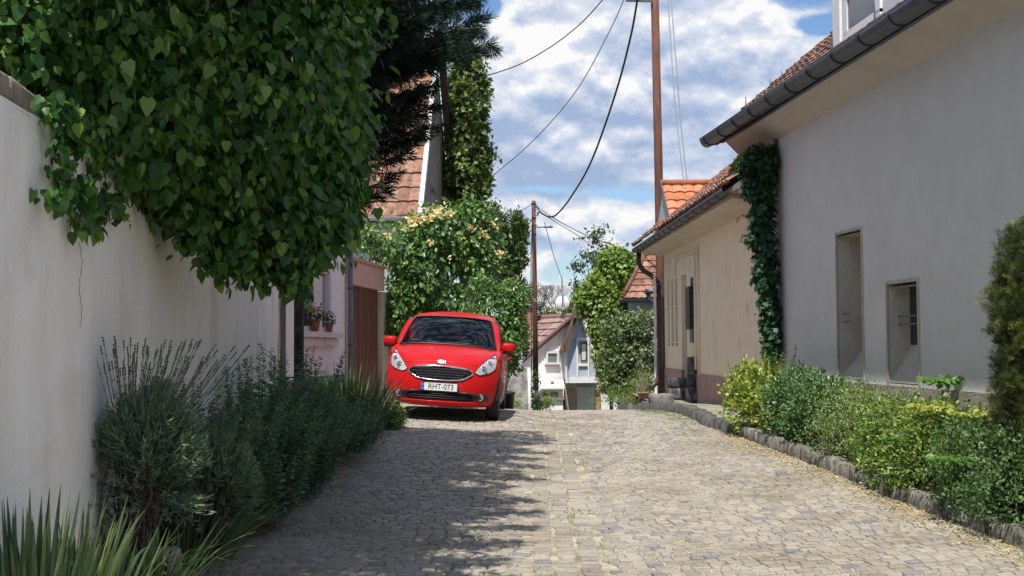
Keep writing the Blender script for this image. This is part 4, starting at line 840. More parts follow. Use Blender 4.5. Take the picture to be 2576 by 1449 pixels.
# ================= vegetation =================
LM = {}
LM['vine'] = leafmat('vine_leaf', [(.014, .045, .014), (.024, .075, .018), (.04, .115, .025), (.07, .17, .035), (.14, .25, .05), (.24, .32, .07)], .42, .3)
LM['conif'] = leafmat('conifer_needles', [(.010, .026, .020), (.016, .038, .028), (.024, .052, .034)], .65, .1, .2)
LM['ivy'] = leafmat('ivy_leaf', [(.03, .065, .016), (.065, .11, .025), (.13, .18, .04), (.24, .28, .08)], .45, .2) #leafmat('ivy_leaf', [(0.054, 0.101, 0.024), (0.108, 0.176, 0.038), (0.203, 0.270, 0.054), (0.284, 0.338, 0.081)], .42, .2)
LM['thuja'] = leafmat('thuja', [(.035, .065, .018), (.07, .11, .028), (.11, .15, .036), (.17, .20, .05)], .6, .15) #leafmat('thuja', [(0.047, 0.081, 0.022), (0.081, 0.121, 0.030), (0.128, 0.169, 0.041), (0.176, 0.203, 0.061)], .6, .15)
LM['rose'] = leafmat('rose_leaf', [(0.041, 0.101, 0.030), (0.074, 0.162, 0.043), (0.135, 0.243, 0.061), (0.257, 0.351, 0.095)], .36, .25, .5)
LM['bright'] = leafmat('bright_creeper', [(.07, .13, .022), (.12, .20, .03), (.20, .28, .05), (.32, .40, .09)], .45, .25) #leafmat('bright_creeper', [(0.068, 0.176, 0.024), (0.115, 0.270, 0.034), (0.189, 0.378, 0.047), (0.297, 0.486, 0.081)], .4, .3)
LM['privet'] = leafmat('privet', [(0.041, 0.081, 0.027), (0.081, 0.128, 0.043), (0.176, 0.230, 0.095), (0.405, 0.446, 0.270)], .4, .2, .5)
LM['darkivy'] = leafmat('dark_ivy', [(.015, .05, .024), (.028, .08, .034), (.05, .12, .045)], .5, .25)
LM['yel'] = leafmat('yellow_shrub', [(0.081, 0.149, 0.027), (0.176, 0.257, 0.041), (0.351, 0.405, 0.068), (0.567, 0.567, 0.121)], .4, .25, .5)
LM['gloss'] = leafmat('glossy_shrub', [(0.027, 0.074, 0.027), (0.054, 0.128, 0.041), (0.108, 0.203, 0.061), (0.405, 0.486, 0.270)], .42, .2, .4)
LM['fine'] = leafmat('fine_hedge', [(0.068, 0.115, 0.034), (0.121, 0.189, 0.054), (0.230, 0.297, 0.095), (0.351, 0.419, 0.162)], .5, .2)
LM['green'] = leafmat('green_shrub', [(.05, .10, .022), (.10, .18, .035), (.20, .27, .05), (.36, .42, .10)], .4, .25, .5) #leafmat('green_shrub', [(0.041, 0.115, 0.024), (0.088, 0.216, 0.041), (0.176, 0.338, 0.054), (0.351, 0.513, 0.095)], .4, .28, .5)
LM['box'] = leafmat('box_shrub', [(0.027, 0.068, 0.024), (0.054, 0.115, 0.038), (0.101, 0.176, 0.054), (0.297, 0.378, 0.189)], .5, .2, .25)
LM['yew'] = leafmat('yew', [(.018, .034, .012), (.034, .055, .016), (.08, .10, .022), (.24, .26, .045)], .5, .15)
LM['lav'] = leafmat('lavender_leaf', [(0.080, 0.128, 0.088), (0.128, 0.192, 0.125), (0.192, 0.264, 0.160)], .8, .1, .2)
LM['herb'] = leafmat('herb_leaf', [(0.075, 0.150, 0.093), (0.120, 0.210, 0.128), (0.188, 0.277, 0.173)], .6, .2)
LM['iris'] = leafmat('iris_blade', [(.035, .075, .04), (.06, .11, .05), (.10, .16, .065), (.20, .23, .09)], .45, .22, .5)
LM['flower'] = leafmat('rose_flower', [(.75, .50, .22), (.80, .62, .38), (.82, .72, .55)], .6, .3)
LM['haze'] = leafmat('thin_tree_leaf', [(.05, .09, .045), (.09, .14, .07), (.15, .20, .10)], .5, .3)
def B(u, v, y, rx, ry, rz): p = P(u, v, y); return (p.x, p.y, p.z, rx, ry, rz)

# hanging broadleaf vine over the wall
vb = [B(-20, 120, 7.4, .5, .9, .35), B(130, 230, 7.8, .22, .8, .25), B(850, 120, 10.4, .2, .5, .5), B(862, 300, 10.6, .14, .4, .5), B(835, 470, 10.6, .16, .3, .35), B(620, 560, 9.9, .34, .5, .34), B(720, 560, 10.2, .34, .5, .34), B(390, 380, 9.0, .25, .5, .3), B(60, 40, 7.6, .75, 1.0, .50), B(260, 170, 8.0, .55, 1.0, .50), B(330, 290, 8.3, .42, .7, .40), B(500, 120, 9.0, .9, 1.2, .8), B(520, 370, 9.3, .5, .8, .46), B(690, 60, 9.6, .62, 1.2, .75),
      B(720, 270, 10.2, .60, 1.0, .62), B(810, 400, 10.5, .27, .6, .40), B(650, 470, 10.0, .42, .6, .36), B(780, 520, 10.4, .28, .4, .22), B(560, 560, 9.8, .22, .3, .22), B(640, 625, 10.0, .22, .25, .15), B(715, 620, 10.1, .20, .25, .22),
      B(820, 575, 10.6, .20, .2, .13), B(700, 680, 10.1, .08, .1, .10), B(420, 430, 9.0, .16, .3, .16), B(440, 510, 9.2, .09, .1, .12), B(150, 330, 7.9, .05, .2, .12), B(250, 350, 8.3, .14, .2, .1),
      B(230, 470, 8.1, .13, .12, .06), B(200, 520, 8.0, .05, .06, .10), B(310, 450, 8.4, .04, .05, .12), B(140, 490, 7.9, .05, .05, .05), B(295, 530, 8.4, .05, .05, .05), B(880, 560, 10.9, .1, .1, .1), B(810, 615, 10.6, .08, .1, .06),
      (-2.6, 8.6, 4.2, 1.0, 1.6, .7), (-1.9, 6.9, 4.5, .8, 1.1, .55), (-2.4, 11.2, 4.3, .9, 1.2, .6), (-1.6, 9.6, 4.6, .75, 1.3, .55), (-1.35, 7.6, 4.75, .5, .9, .4)]
vb += [B(120, 250, 7.5, .13, .5, .12), B(190, 310, 7.9, .14, .5, .13), B(290, 370, 8.3, .15, .5, .14), B(400, 470, 8.9, .12, .3, .18)]
tend = []; vb = [b for b in vb if b[3] > .13]
def BW(u, v, rx, ry, rz, k=.955): y = onwall(u, v, -1.965, -.068).y*k; return B(u, v, y, rx, ry, rz)
tend = [BW(128, 485, .05, .06, .05), BW(165, 450, .06, .05, .06), BW(150, 400, .03, .05, .07), BW(290, 490, .05, .05, .07), BW(250, 480, .09, .06, .05), BW(205, 470, .08, .06, .05), BW(205, 545, .05, .05, .06), BW(228, 590, .03, .03, .04), BW(305, 525, .03, .05, .05), BW(322, 430, .03, .05, .07), BW(180, 360, .05, .1, .08), BW(250, 400, .05, .1, .06),
         BW(170, 500, .05, .05, .05), BW(240, 520, .05, .05, .06), BW(345, 480, .03, .05, .07), BW(400, 530, .06, .1, .08), BW(430, 590, .04, .05, .05), BW(150, 285, .05, .3, .05, .95), BW(230, 330, .07, .3, .06, .95), BW(330, 390, .08, .3, .08, .95), BW(400, 460, .09, .3, .10, .95),
         B(620, 660, 9.9, .08, .1, .08), B(540, 640, 9.7, .08, .1, .09), B(590, 680, 9.8, .05, .05, .07), B(800, 640, 10.5, .07, .08, .07), B(840, 600, 10.6, .07, .08, .08), B(860, 590, 10.8, .06, .08, .06), B(720, 715, 10.1, .06, .05, .04), B(665, 700, 10.0, .06, .05, .05), B(500, 590, 9.5, .08, .08, .1), B(440, 540, 9.2, .06, .06, .08), B(700, 670, 10.1, .1, .1, .1), B(760, 660, 10.3, .07, .08, .09)]
t = thing('hanging_vine', 'dense dark green broadleaf vine hanging far over the white wall', 'vine', (-2.9, 9, 0))
me, C = crown(vb, 24000, .072, 'heart', droop=1.1, per=10, spread=.10, shell=.5, out=.5, sizevar=.5); link('foliage', me, LM['vine'], t)
me, C2 = crown(vb, 16000, .095, 'oval', droop=1.2, per=9, spread=.11, shell=.5, out=.5, sizevar=.5); link('foliage', me, LM['vine'], t)
me, _ = crown(tend, 1900, .062, 'heart', droop=1.3, per=5, spread=.035, shell=.6, out=.4); link('tendril_leaves', me, LM['vine'], t)
mb = MB(); idx = rng.choice(len(C), 90, replace=False)
twigs(mb, lambda p: Vector((min(p.x-.3, wl(p.y)-.2), p.y+rnd.uniform(-.5, .5), max(2.5, p.z-.3))), [C[i] for i in idx], .02, .005, .25)
for k, (pts) in enumerate(([(330, 380, 8.4), (280, 430, 8.3), (230, 470, 8.1), (200, 540, 8.0), (190, 600, 8.0)], [(500, 520, 9.6), (480, 470, 9.3), (440, 520, 9.2)], [(700, 640, 10.1), (700, 690, 10.1), (690, 720, 10.1)])):
    mb.tube([P(*q) for q in pts], [.008-.001*i for i in range(len(pts))], 6)
mb.tube([(-3.0, 9, -.3), (-2.95, 9.05, 1.5), (-2.85, 8.9, 2.6), (-2.6, 8.7, 3.4), (-2.3, 8.6, 4.2)], [.09, .08, .07, .05, .03], 10)
mb.tube([(-2.95, 9.05, 1.9), (-2.8, 9.7, 2.9), (-2.2, 10.1, 3.3), (-1.7, 10.3, 3.0)], [.06, .05, .035, .02], 8)
mb.link('stems', MT['bark'], t, True)

def shoots(C, n, L, lsz, mat, tpl, parent, down=1.0, key=None):
    c0 = C.mean(0); ps, ts = [], []; idx = sorted(range(len(C)), key=key)[:n*3] if key else list(range(len(C)))
    for i in rnd.sample(idx, n):
        p = Vector(C[i]); o = (p-Vector(c0)); o.z = 0; o = o.normalized()*.5 if o.length > .01 else Vector((1, 0, 0)); l = L*rnd.uniform(.4, 1.0); k = max(3, int(l/.04)); q = p; path = [p]
        for j in range(k):
            d = (o*(1-.7*j/k)+Vector((rnd.gauss(0, .15), rnd.gauss(0, .15), -down*(.3+1.2*j/k)))).normalized(); q = q+d*(l/k); path.append(q)
            sd = d.cross(Vector((0, 0, 1))).normalized()*(1 if j % 2 else -1); ps.append(q); ts.append(sd*.7+d*.5+Vector((0, 0, -.5*down)))
    ps = np.array(ps); link('shoot_leaves', leaf_mesh(ps, np.array(ts), rng.normal(size=ps.shape)*.5+np.array([.3, -.4, .5]), lsz*(.6+.7*rng.random(len(ps))), tpl), mat, parent)
shoots(C, 90, .42, .078, LM['vine'], 'heart', t, 1.0, key=lambda i: C[i][2]+.6*abs(C[i][0]+1.2)); shoots(C, 60, .3, .078, LM['vine'], 'heart', t, .8, key=lambda i: -C[i][0])

# dark conifer sweeping its branches over the lane
t = thing('conifer', 'dark conifer with feathery branches reaching over the lane above the vine', 'tree', (-3.4, 14, 0))
TX = Vector((-3.5, 14.2, 0)); mb = MB()
mb.tube([TX+Vector((0, 0, -.5)), TX+Vector((.03, 0, 2.5)), TX+Vector((.1, .05, 5)), TX+Vector((.05, 0, 9))], [.17, .15, .11, .04], 12)
tp = []; 
def br(tip, rise=.0, z0=None, full=1.0, wid=.5, att=.15):
    tip = Vector(tip)-Vector((.17, 0, 0)); z0 = tip.z-.5-rise if z0 is None else z0; a = Vector((TX.x+.05, TX.y+(tip.y-TX.y)*att, z0)); d = tip-a
    c1 = a+d*.4+Vector((0, 0, d.length*.02)); c2 = a+d*.75+Vector((0, 0, -d.length*.02))
    pts = [a.lerp(c1, .5), c1, c1.lerp(c2, .5), c2, c2.lerp(tip, .55), tip]; mb.tube([a]+pts, [.035, .03, .024, .018, .013, .008, .003], 6)
    bz = lambda s: a*(1-s)**3+c1*(3*s*(1-s)**2)+c2*(3*s*s*(1-s))+tip*s**3
    n = int(66*full); dn_ = d.normalized(); sd = dn_.cross(Vector((0, 0, 1))).normalized()
    for i in range(n):
        s = (.22+.78*((i+rnd.random())/n)); o = bz(s); L = wid*(1.05-s)**.7*rnd.uniform(.6, 1.1)+.06; ph = rnd.choice((-1, 1))*rnd.uniform(.4, 1.2)
        lat = (sd*math.sin(ph)*1.0+Vector((0, 0, 1))*rnd.uniform(-.65, .38)); dd = (dn_*rnd.uniform(.7, 1.2)+lat).normalized()
        m_ = int(6+L*24)
        for k in range(m_):
            q = (k+rnd.random())/m_; pos = o+dd*L*q+Vector((0, 0, -.12*L*q*q)); fd = (dd+Vector((rnd.gauss(0, .45), rnd.gauss(0, .45), rnd.gauss(0, .4)))).normalized()
            tp.append((pos, fd, .15*(1.1-.45*q)))
for u, v, y in ((1155, 6, 13.4), (1128, 30, 13.1), (1095, 62, 13.2), (1070, 95, 13.0), (1000, 90, 12.5), (1208, 88, 14.2), (1150, 120, 14.0), (1165, 105, 14.3), (1130, 160, 13.9), (1120, 215, 14.0), (1128, 268, 14.2), (1118, 318, 14.1), (1085, 345, 13.9),
                (1062, 385, 13.6), (1040, 440, 13.4), (1000, 485, 13.2), (1020, 250, 13.2), (1000, 320, 13.2), (985, 210, 13.0), (1060, 300, 13.6), (940, 350, 12.7), (950, 20, 12.6), (1040, 10, 13.0), (940, 120, 12.4), (930, 250, 12.5), (1090, 250, 13.9), (1100, 130, 14.1), (900, 500, 12.4), (890, 420, 12.4)):
    low = (v > 370 and u > 930); br(P(u, v, y), rise=.2, wid=.26 if low else .55, full=.7 if low else 1)
for (x, y, z) in ((-.35, 12.6, 5.2), (-.2, 14.2, 5.4), (-.6, 13.2, 5.9), (-.5, 11.6, 5.0), (-.15, 13.4, 4.95), (-.8, 12.2, 5.6), (-.9, 14.5, 6.2), (-.3, 15.2, 5.6), (-1.1, 11.2, 5.4), (-1.0, 10.4, 4.9), (-.7, 10.6, 5.3), (-1.3, 13, 5.0), (-1.5, 12, 5.0), (-.75, 9.6, 5.3), (-.9, 8.8, 5.1), (-.05, 14.8, 5.0), (-1.4, 13.8, 5.5), (-1.6, 14.6, 4.9), (-.6, 10, 5.0), (-.4, 11, 5.3), (-.45, 9.2, 5.2), (-.3, 12, 5.1), (-1.2, 9, 5.3), (-1.1, 8, 5.2), (-1.5, 10.5, 5.2), (-1.7, 9.6, 5.5), (-1.0, 11.8, 5.0), (-.2, 15, 5.2)): br((x, y, z), rise=.3, full=1.2, wid=.7)  # unseen branches above the view, placed to shade the lane
mb.tube([(-3.55, 9.6, -.3), (-3.5, 9.6, 2.6), (-3.45, 9.6, 6.2)], [.13, .12, .05], 10)  # unseen second stem, added to carry the shadow-casting branches
for ly in (17.4, 16.7, 16.0, 15.3, 14.5, 13.8, 13.1, 12.4, 11.7, 11.0, 10.3, 9.6, 9.0):  # added unseen branches, set back from where their shadow streaks land
    z = 5.2 if ly < 15 else 5.6; y = ly-.5*z; br((.22+rnd.uniform(-.25, .12)-.15*z, y, z), rise=.35, full=1.3, wid=.34, att=.93); br((-.45+rnd.uniform(-.3, .2)-.15*z, y+.3, z+.25), rise=.3, full=1.2, wid=.6, att=.9)
mb.link('trunk', MT['bark'], t, True)
pos = np.array([p[0] for p in tp]); tip = np.array([p[1] for p in tp]); sz = np.array([p[2] for p in tp])
link('fronds', leaf_mesh(pos, tip, rng.normal(size=pos.shape), sz*(.7+.6*rng.random(len(sz))), 'spray'), LM['conif'], t)

# ivy-clad column, cypress, rose thicket, round bush
c = P(1180, 330, 34.3)
def colblobs(u, y, r, vs, k=.12):
    out = []
    for v, w in vs: p = P(u+rnd.uniform(-6, 6), v, y); out.append((p.x, p.y, p.z, r*w, r*w, r*1.1))
    return out
bush('ivy_column', 'tall narrow tree trunk wrapped in sunlit yellow-green ivy', 'tree', (c.x, 34.3, -.5), colblobs(1174, 34.3, .56, [(168, .62), (205, .92), (250, 1), (300, 1), (350, 1), (400, 1.02), (450, .98), (495, .85), (560, .8), (640, .8)])+[B(1222, 372, 34.3, .14, .2, .16), B(1228, 405, 34.3, .16, .2, .18), B(1200, 460, 34.3, .35, .3, .4), B(1150, 140, 34.3, .25, .25, .16)], 11000, .12, LM['ivy'], 'lobed', ns=12, droop=.5, per=12, spread=.08, shell=.3)
mb = MB(); mb.tube([(c.x, 34.3, -.6), (c.x, 34.3, 5), (c.x-.05, 34.3, 8.6)], [.26, .22, .1], 12); mb.link('trunk', MT['bark'], bpy.data.objects['ivy_column'], True)
c = P(1290, 700, 37)
bush('cypress', 'grey-green cypress with pointed tops left of the far pole', 'tree', (c.x, 37, -1), [B(1288, 575, 37, .30, .3, .45), B(1310, 572, 37, .14, .2, .4), B(1248, 560, 37, .12, .2, .35), B(1246, 520, 37, .07, .1, .2), B(1318, 590, 37.2, .12, .2, .3), B(1285, 640, 37, .44, .4, .6), B(1287, 740, 37, .46, .4, .7), B(1288, 850, 37, .46, .4, .7), B(1265, 640, 37, .3, .3, .6)], 14000, .085, LM['thuja'], 'oval', droop=-.8, per=16, spread=.06, ns=6, shell=.3)
t = bush('rose_thicket', 'large leafy thicket with cream and yellow roses behind the red car', 'shrub', (-1.7, 27.8, .4),
     [B(1010, 620, 27.4, .50, .6, .50), B(1085, 590, 27.5, .55, .6, .42), B(1160, 560, 27.8, .45, .5, .42), B(1060, 690, 27.4, .6, .6, .55), B(1180, 640, 27.8, .5, .5, .55), B(1225, 620, 28.2, .3, .4, .6), B(1020, 760, 27.3, .45, .5, .5), B(1120, 760, 27.6, .5, .5, .5), B(1200, 540, 28, .35, .3, .3), B(920, 590, 27.2, .25, .3, .14), B(990, 820, 27.2, .22, .3, .35), B(930, 640, 27.2, .18, .2, .12), B(1240, 700, 28.2, .3, .3, .5), B(1080, 545, 27.5, .2, .3, .13)],
     9500, .125, LM['rose'], 'oval', droop=.75, per=8, spread=.1, ns=40, r0=.03, smat=MT['drybark'], shell=.5)
for u, v, y, r, n in ((1105, 533, 27.0, .17, 60), (1082, 545, 27.0, .15, 50), (1128, 540, 27.0, .10, 26), (1035, 555, 26.9, .16, 50), (1060, 553, 26.9, .08, 14), (1010, 575, 26.9, .05, 8), (975, 590, 26.9, .08, 12), (900, 590, 26.9, .05, 10), (935, 580, 26.9, .07, 8), (1190, 575, 27.3, .08, 14), (1215, 590, 27.4, .12, 26), (1248, 570, 27.6, .07, 10), (1240, 560, 27.6, .06, 8), (1250, 640, 27.7, .09, 12), (1265, 636, 27.7, .07, 10), (1080, 605, 26.8, .05, 5), (1130, 650, 26.8, .05, 5), (1160, 600, 27, .04, 5)):
    fl = np.array(P(u, v, y))+rng.normal(size=(n, 3))*r*.45; link('rose_cluster', leaf_mesh(fl, rng.normal(size=fl.shape), rng.normal(size=fl.shape)+np.array([0, -.8, .5]), .085*(.6+.7*rng.random(len(fl))), 'oval'), LM['flower'], t)
mb = MB(); mb.tube([P(1170, 800, 27.6), P(1190, 770, 27.5), P(1205, 730, 27.4), P(1215, 690, 27.4)], [.035, .03, .025, .012], 8); mb.tube([P(1095, 800, 27.6), P(1110, 740, 27.7), P(1100, 690, 27.8)], [.04, .03, .02], 8); mb.link('trunk', MT['drybark'], t, True)
c = P(1250, 900, 25.6)
bush('round_bush', 'rounded bright leafy bush just behind the car on its right', 'shrub', (c.x, 25.8, .45), [B(1250, 790, 25.8, .52, .5, .5), B(1245, 860, 25.6, .50, .5, .4), B(1290, 850, 25.8, .22, .3, .4), B(1280, 740, 25.8, .3, .3, .25), B(1285, 910, 25.7, .16, .2, .2), B(1210, 720, 25.8, .25, .3, .2)], 6500, .085, LM['rose'], 'oval', droop=.5, per=9, spread=.06, ns=14, shell=.4)

# mossy wall, bin, white pipe beyond the car
t = thing('old_wall', 'old stained grey wall stub under the bush beyond the car', 'wall', (.05, 31, .2))
a = P(1255, 925, 31); b = P(1331, 925, 31)
MB().box(((a.x+b.x)/2, 31.2, a.z-1.5), (b.x-a.x, .4, 3), bev=.02).link('wall', M_('stained_wall', (.42, .41, .38), .95, c2=(.17, .16, .15), sc=5, bump=.9, thr=(.35, .6)), t)
MB().box(((a.x+b.x)/2-.05, 31.3, a.z+.21), (b.x-a.x-.2, .3, .4)).link('upper_wall', MT['greyrend'], t)
c = P(1333, 980, 30.6); MB().tube([(c.x, 30.6, -.6), (c.x-.02, 30.6, P(1330, 925, 30.6).z)], .035, 10).link('white_pipe', MT['whitep'], smooth=True, loc=(c.x, 30.6, -.6), label='upright white pipe beside the old grey wall', cat='pipe')
c = P(1275, 1005, 27.5); z = Hf(c.x, 27.5); mb = MB(); mb.lathe([(0, 0), (.13, 0), (.16, .42), (.18, .42), (.18, .46), (.15, .48), (0, .5)], (c.x, 27.5, z-.06), 18)
mb.link('bin', MT['blackmetal'], smooth=True, loc=(c.x, 27.5, z), label='small black plastic bin on the ground just right of the car', cat='bin')
bush('weed_clump', 'green weeds at the foot of the concrete pole base', 'plant', P(1375, 1015, 38), [B(1372, 1012, 38, .22, .2, .17), B(1355, 1020, 38, .1, .1, .1)], 500, .07, LM['green'], ns=6, r0=.006)
bush('weed_clump', 'low weeds beside the small black bin', 'plant', P(1300, 1020, 28), [B(1300, 1016, 28, .12, .1, .08), B(1262, 1012, 27.9, .12, .1, .12)], 350, .045, LM['green'], ns=6, r0=.004)
bush('ivy_strip', 'narrow ivy hanging beside the white pipe', 'plant', P(1343, 990, 31.5), [B(1341, 960, 31.5, .07, .1, .25), B(1343, 1000, 31.5, .06, .1, .2)], 350, .06, LM['darkivy'], ns=4, r0=.005)

# far trees
c = P(1345, 760, 60)
t = bush('pine_tree', 'dark distant pine behind the far pole', 'tree', (c.x, 60, -3), [B(1345, 725, 60, .35, .4, .12), B(1350, 748, 60, .55, .5, .14), B(1325, 735, 60, .4, .4, .1), B(1340, 770, 60, .5, .5, .12), B(1360, 765, 60, .3, .3, .1)], 1500, .14, LM['conif'], 'narrow', droop=-.2, ns=10, r0=.04)
t = thing('bare_tree', 'distant brownish bare tree left of the satellite dish', 'tree', (P(1390, 800, 70).x, 70, -3)); mb = MB()
def rec(p, d, L, r, n):
    q = p+d*L; mb.tube([p, q], [r, r*.7], 4, False)
    if n:
        for _ in range(3): rec(q, (d+Vector((rnd.gauss(0, .35), rnd.gauss(0, .2), rnd.gauss(.1, .15)))).normalized(), L*.68, r*.6, n-1)
for u in (1388, 1400, 1372): rec(P(u, 800, 70)-Vector((0, 0, 1)), Vector((0, 0, 1)), 1.0, .05, 5)
mb.link('branches', M_('bare_branch', (.30, .23, .22), .9), t)
bush('far_shrubbery', 'olive shrubs on the skyline behind the far house roof', 'shrub', P(1385, 790, 66), [B(1360, 790, 66, .7, .5, .35), B(1400, 788, 66, .7, .5, .3), B(1440, 780, 66, .8, .5, .55), B(1455, 765, 66, .5, .5, .5)], 2600, .13, LM['thuja'], ns=6)

# bright creeper mound, hedge and thin tree
bush('creeper_mound', 'huge bright green creeper mound over a wall in full sun', 'creeper', P(1540, 1010, 36),
     [B(1560, 690, 36, .55, .6, .55), B(1600, 680, 36.5, .5, .6, .4), B(1515, 730, 36, .42, .6, .5), B(1540, 760, 35.8, .5, .6, .5), B(1512, 810, 35.8, .26, .5, .5), B(1525, 880, 35.6, .22, .5, .4), B(1480, 760, 36, .26, .4, .35), B(1545, 650, 36, .4, .5, .2), B(1540, 930, 35.4, .3, .5, .4), B(1635, 660, 37, .3, .3, .3)], 21000, .095, LM['bright'], 'heart', droop=.8, per=10, spread=.09, ns=8, shell=.3)
t = bush('thin_tree', 'sparse grey-green sapling rising left of the bright creeper mound', 'tree', P(1530, 800, 37.4), [B(1500, 590, 37, .28, .2, .14), B(1530, 575, 37, .10, .1, .05), B(1485, 640, 37, .28, .2, .16), B(1520, 620, 37, .2, .2, .15), B(1455, 670, 37, .22, .2, .14), B(1450, 720, 37, .14, .2, .14), B(1465, 600, 37, .12, .1, .05), B(1460, 760, 37, .18, .2, .2), B(1500, 650, 37, .2, .2, .2)], 850, .10, LM['haze'], 'oval', per=6, spread=.07, shell=.9, ns=60, r0=.022)
q = P(1530, 800, 37.4); mb = MB(); mb.tube([(q.x+.1, 37.5, -1.6), (q.x+.05, 37.45, .8), tuple(q)], [.06, .05, .04], 8); mb.link('trunk', MT['bark'], t, True)
bush('hedge', 'grey-leaved clipped hedge in front of the bright creeper mound', 'hedge', P(1585, 1010, 32.5),
     [B(1560, 830, 32.5, .38, .5, .38), B(1610, 825, 32.5, .42, .5, .38), B(1555, 900, 32.4, .42, .5, .4), B(1615, 900, 32.4, .42, .5, .45), B(1540, 960, 32.3, .28, .5, .3), B(1600, 970, 32.2, .4, .5, .35)], 8500, .09, LM['privet'], 'oval', per=9, spread=.06, ns=20, shell=.35, droop=-.1)
bush('weed_clump', 'green weeds sprawling at the foot of the clipped hedge', 'plant', P(1600, 1000, 31), [B(1560, 1000, 31, .35, .3, .14), B(1620, 965, 30.6, .3, .3, .3), B(1600, 1000, 29.5, .2, .2, .12), B(1520, 1008, 32, .2, .2, .1)], 2200, .075, LM['green'], 'narrow', ns=25, r0=.008, smat=M_('stalk', (.25, .22, .12), .9), droop=-.5)

# ivy down the corner of the cream house
iv = [B(1912, 392, 18.6, .14, .2, .08), B(1880, 425, 18.7, .09, .3, .09), B(1930, 400, 18.6, .10, .2, .12), B(1900, 470, 18.6, .12, .15, .15), B(1922, 560, 18.58, .11, .1, .5), B(1931, 700, 18.58, .085, .1, .5), B(1922, 430, 18.58, .14, .1, .3), B(1940, 820, 18.58, .06, .1, .45), B(1905, 400, 18.66, .11, .25, .16), B(1925, 450, 18.62, .10, .2, .25), B(1915, 530, 18.62, .10, .2, .30), B(1925, 620, 18.62, .085, .2, .30), B(1930, 700, 18.62, .075, .2, .30), B(1935, 780, 18.62, .06, .2, .30), B(1940, 850, 18.62, .045, .2, .3), B(1942, 900, 18.58, .035, .15, .15), B(1890, 470, 18.66, .05, .1, .1), B(1897, 600, 18.66, .04, .1, .1), B(1905, 690, 18.66, .04, .1, .1)]
t = bush('climbing_ivy', 'dark ivy climbing the corner between the cream and grey houses', 'ivy', P(1940, 960, 19.2), iv, 10000, .082, LM['darkivy'], 'lobed', droop=.9, per=8, spread=.035, ns=2, shell=.5, r0=.008)
me, _ = crown([B(1868, 408, 19.4, .08, .3, .05), B(1850, 425, 19.8, .07, .2, .05), B(1885, 395, 19.3, .08, .2, .05)], 320, .07, 'lobed', per=6, spread=.03); link('young_leaves', me, LM['yel'], t)
mb = MB()
for (pts) in ([(1890, 560, 19.6), (1875, 545, 20), (1862, 540, 20.3), (1852, 560, 20.5)], [(1893, 620, 19.6), (1880, 600, 20), (1868, 590, 20.2), (1862, 610, 20.3)]): mb.tube([onwall(u, v, 4.085, kb) for u, v, y in pts], .007, 5)
mb.link('dry_tendril', M_('dead_stem', (.16, .08, .06), .9), t)

# front hedge row on the right
mean = lambda *a: a
def hb(x, y, r, z1, z0=None):
    z0 = Hf(3, y)+.08; h = z1-z0; return [(x, y, z0+h*.62, r, r*1.05, h*.40), (x-.05, y, z0+h*.34, r*1.0, r*1.1, h*.34), (x+rnd.uniform(-.15, .15), y+rnd.uniform(-.3, .3), z0+h*.72, r*.6, r*.6, h*.30)]
bush('shrub', 'yellow-green shrub at the far end of the right flower bed', 'shrub', (3.3, 17.4, .6), hb(3.25, 17.3, .42, 1.34)+[(3.05, 17.4, .95, .25, .3, .3)], 4200, .052, LM['yel'], 'oval', per=8, spread=.04, ns=20, droop=-.4)
bush('shrub', 'glossy dark shrub with white-shining leaves before the tall recessed window', 'shrub', (3.5, 16, .5), hb(3.5, 16.2, .42, 1.27)+hb(3.62, 15.4, .42, 1.16), 7500, .052, LM['gloss'], 'oval', per=8, spread=.045, ns=24, droop=-.2)
bush('shrub', 'fine-leaved olive hedge bush in front of the small barred window', 'shrub', (3.7, 14.4, .4), hb(3.68, 14.35, .42, 1.13)+hb(3.82, 13.7, .42, 1.10), 11000, .026, LM['fine'], 'oval', per=14, spread=.04, ns=20, droop=-.5)
bush('shrub', 'bright green broad bush in the middle of the right bed', 'shrub', (3.9, 12.7, .3), hb(3.82, 13.0, .44, 1.05)+hb(3.95, 12.2, .46, 1.03)+hb(4.15, 11.7, .3, .98)+[(3.62, 12.6, .42, .25, .6, .22)], 12500, .042, LM['green'], 'oval', per=7, spread=.045, ns=24, droop=-.1)
bush('shrub', 'dark box-like bush nearest the camera on the right', 'shrub', (4.1, 11, .2), hb(4.0, 11.2, .44, .93)+hb(4.08, 10.3, .46, .92)+hb(4.35, 10.9, .3, .92)+hb(4.25, 9.5, .45, .80)+[(3.8, 11.0, .35, .2, .6, .2)], 19000, .034, LM['box'], 'oval', per=9, spread=.04, ns=24, droop=-.2)
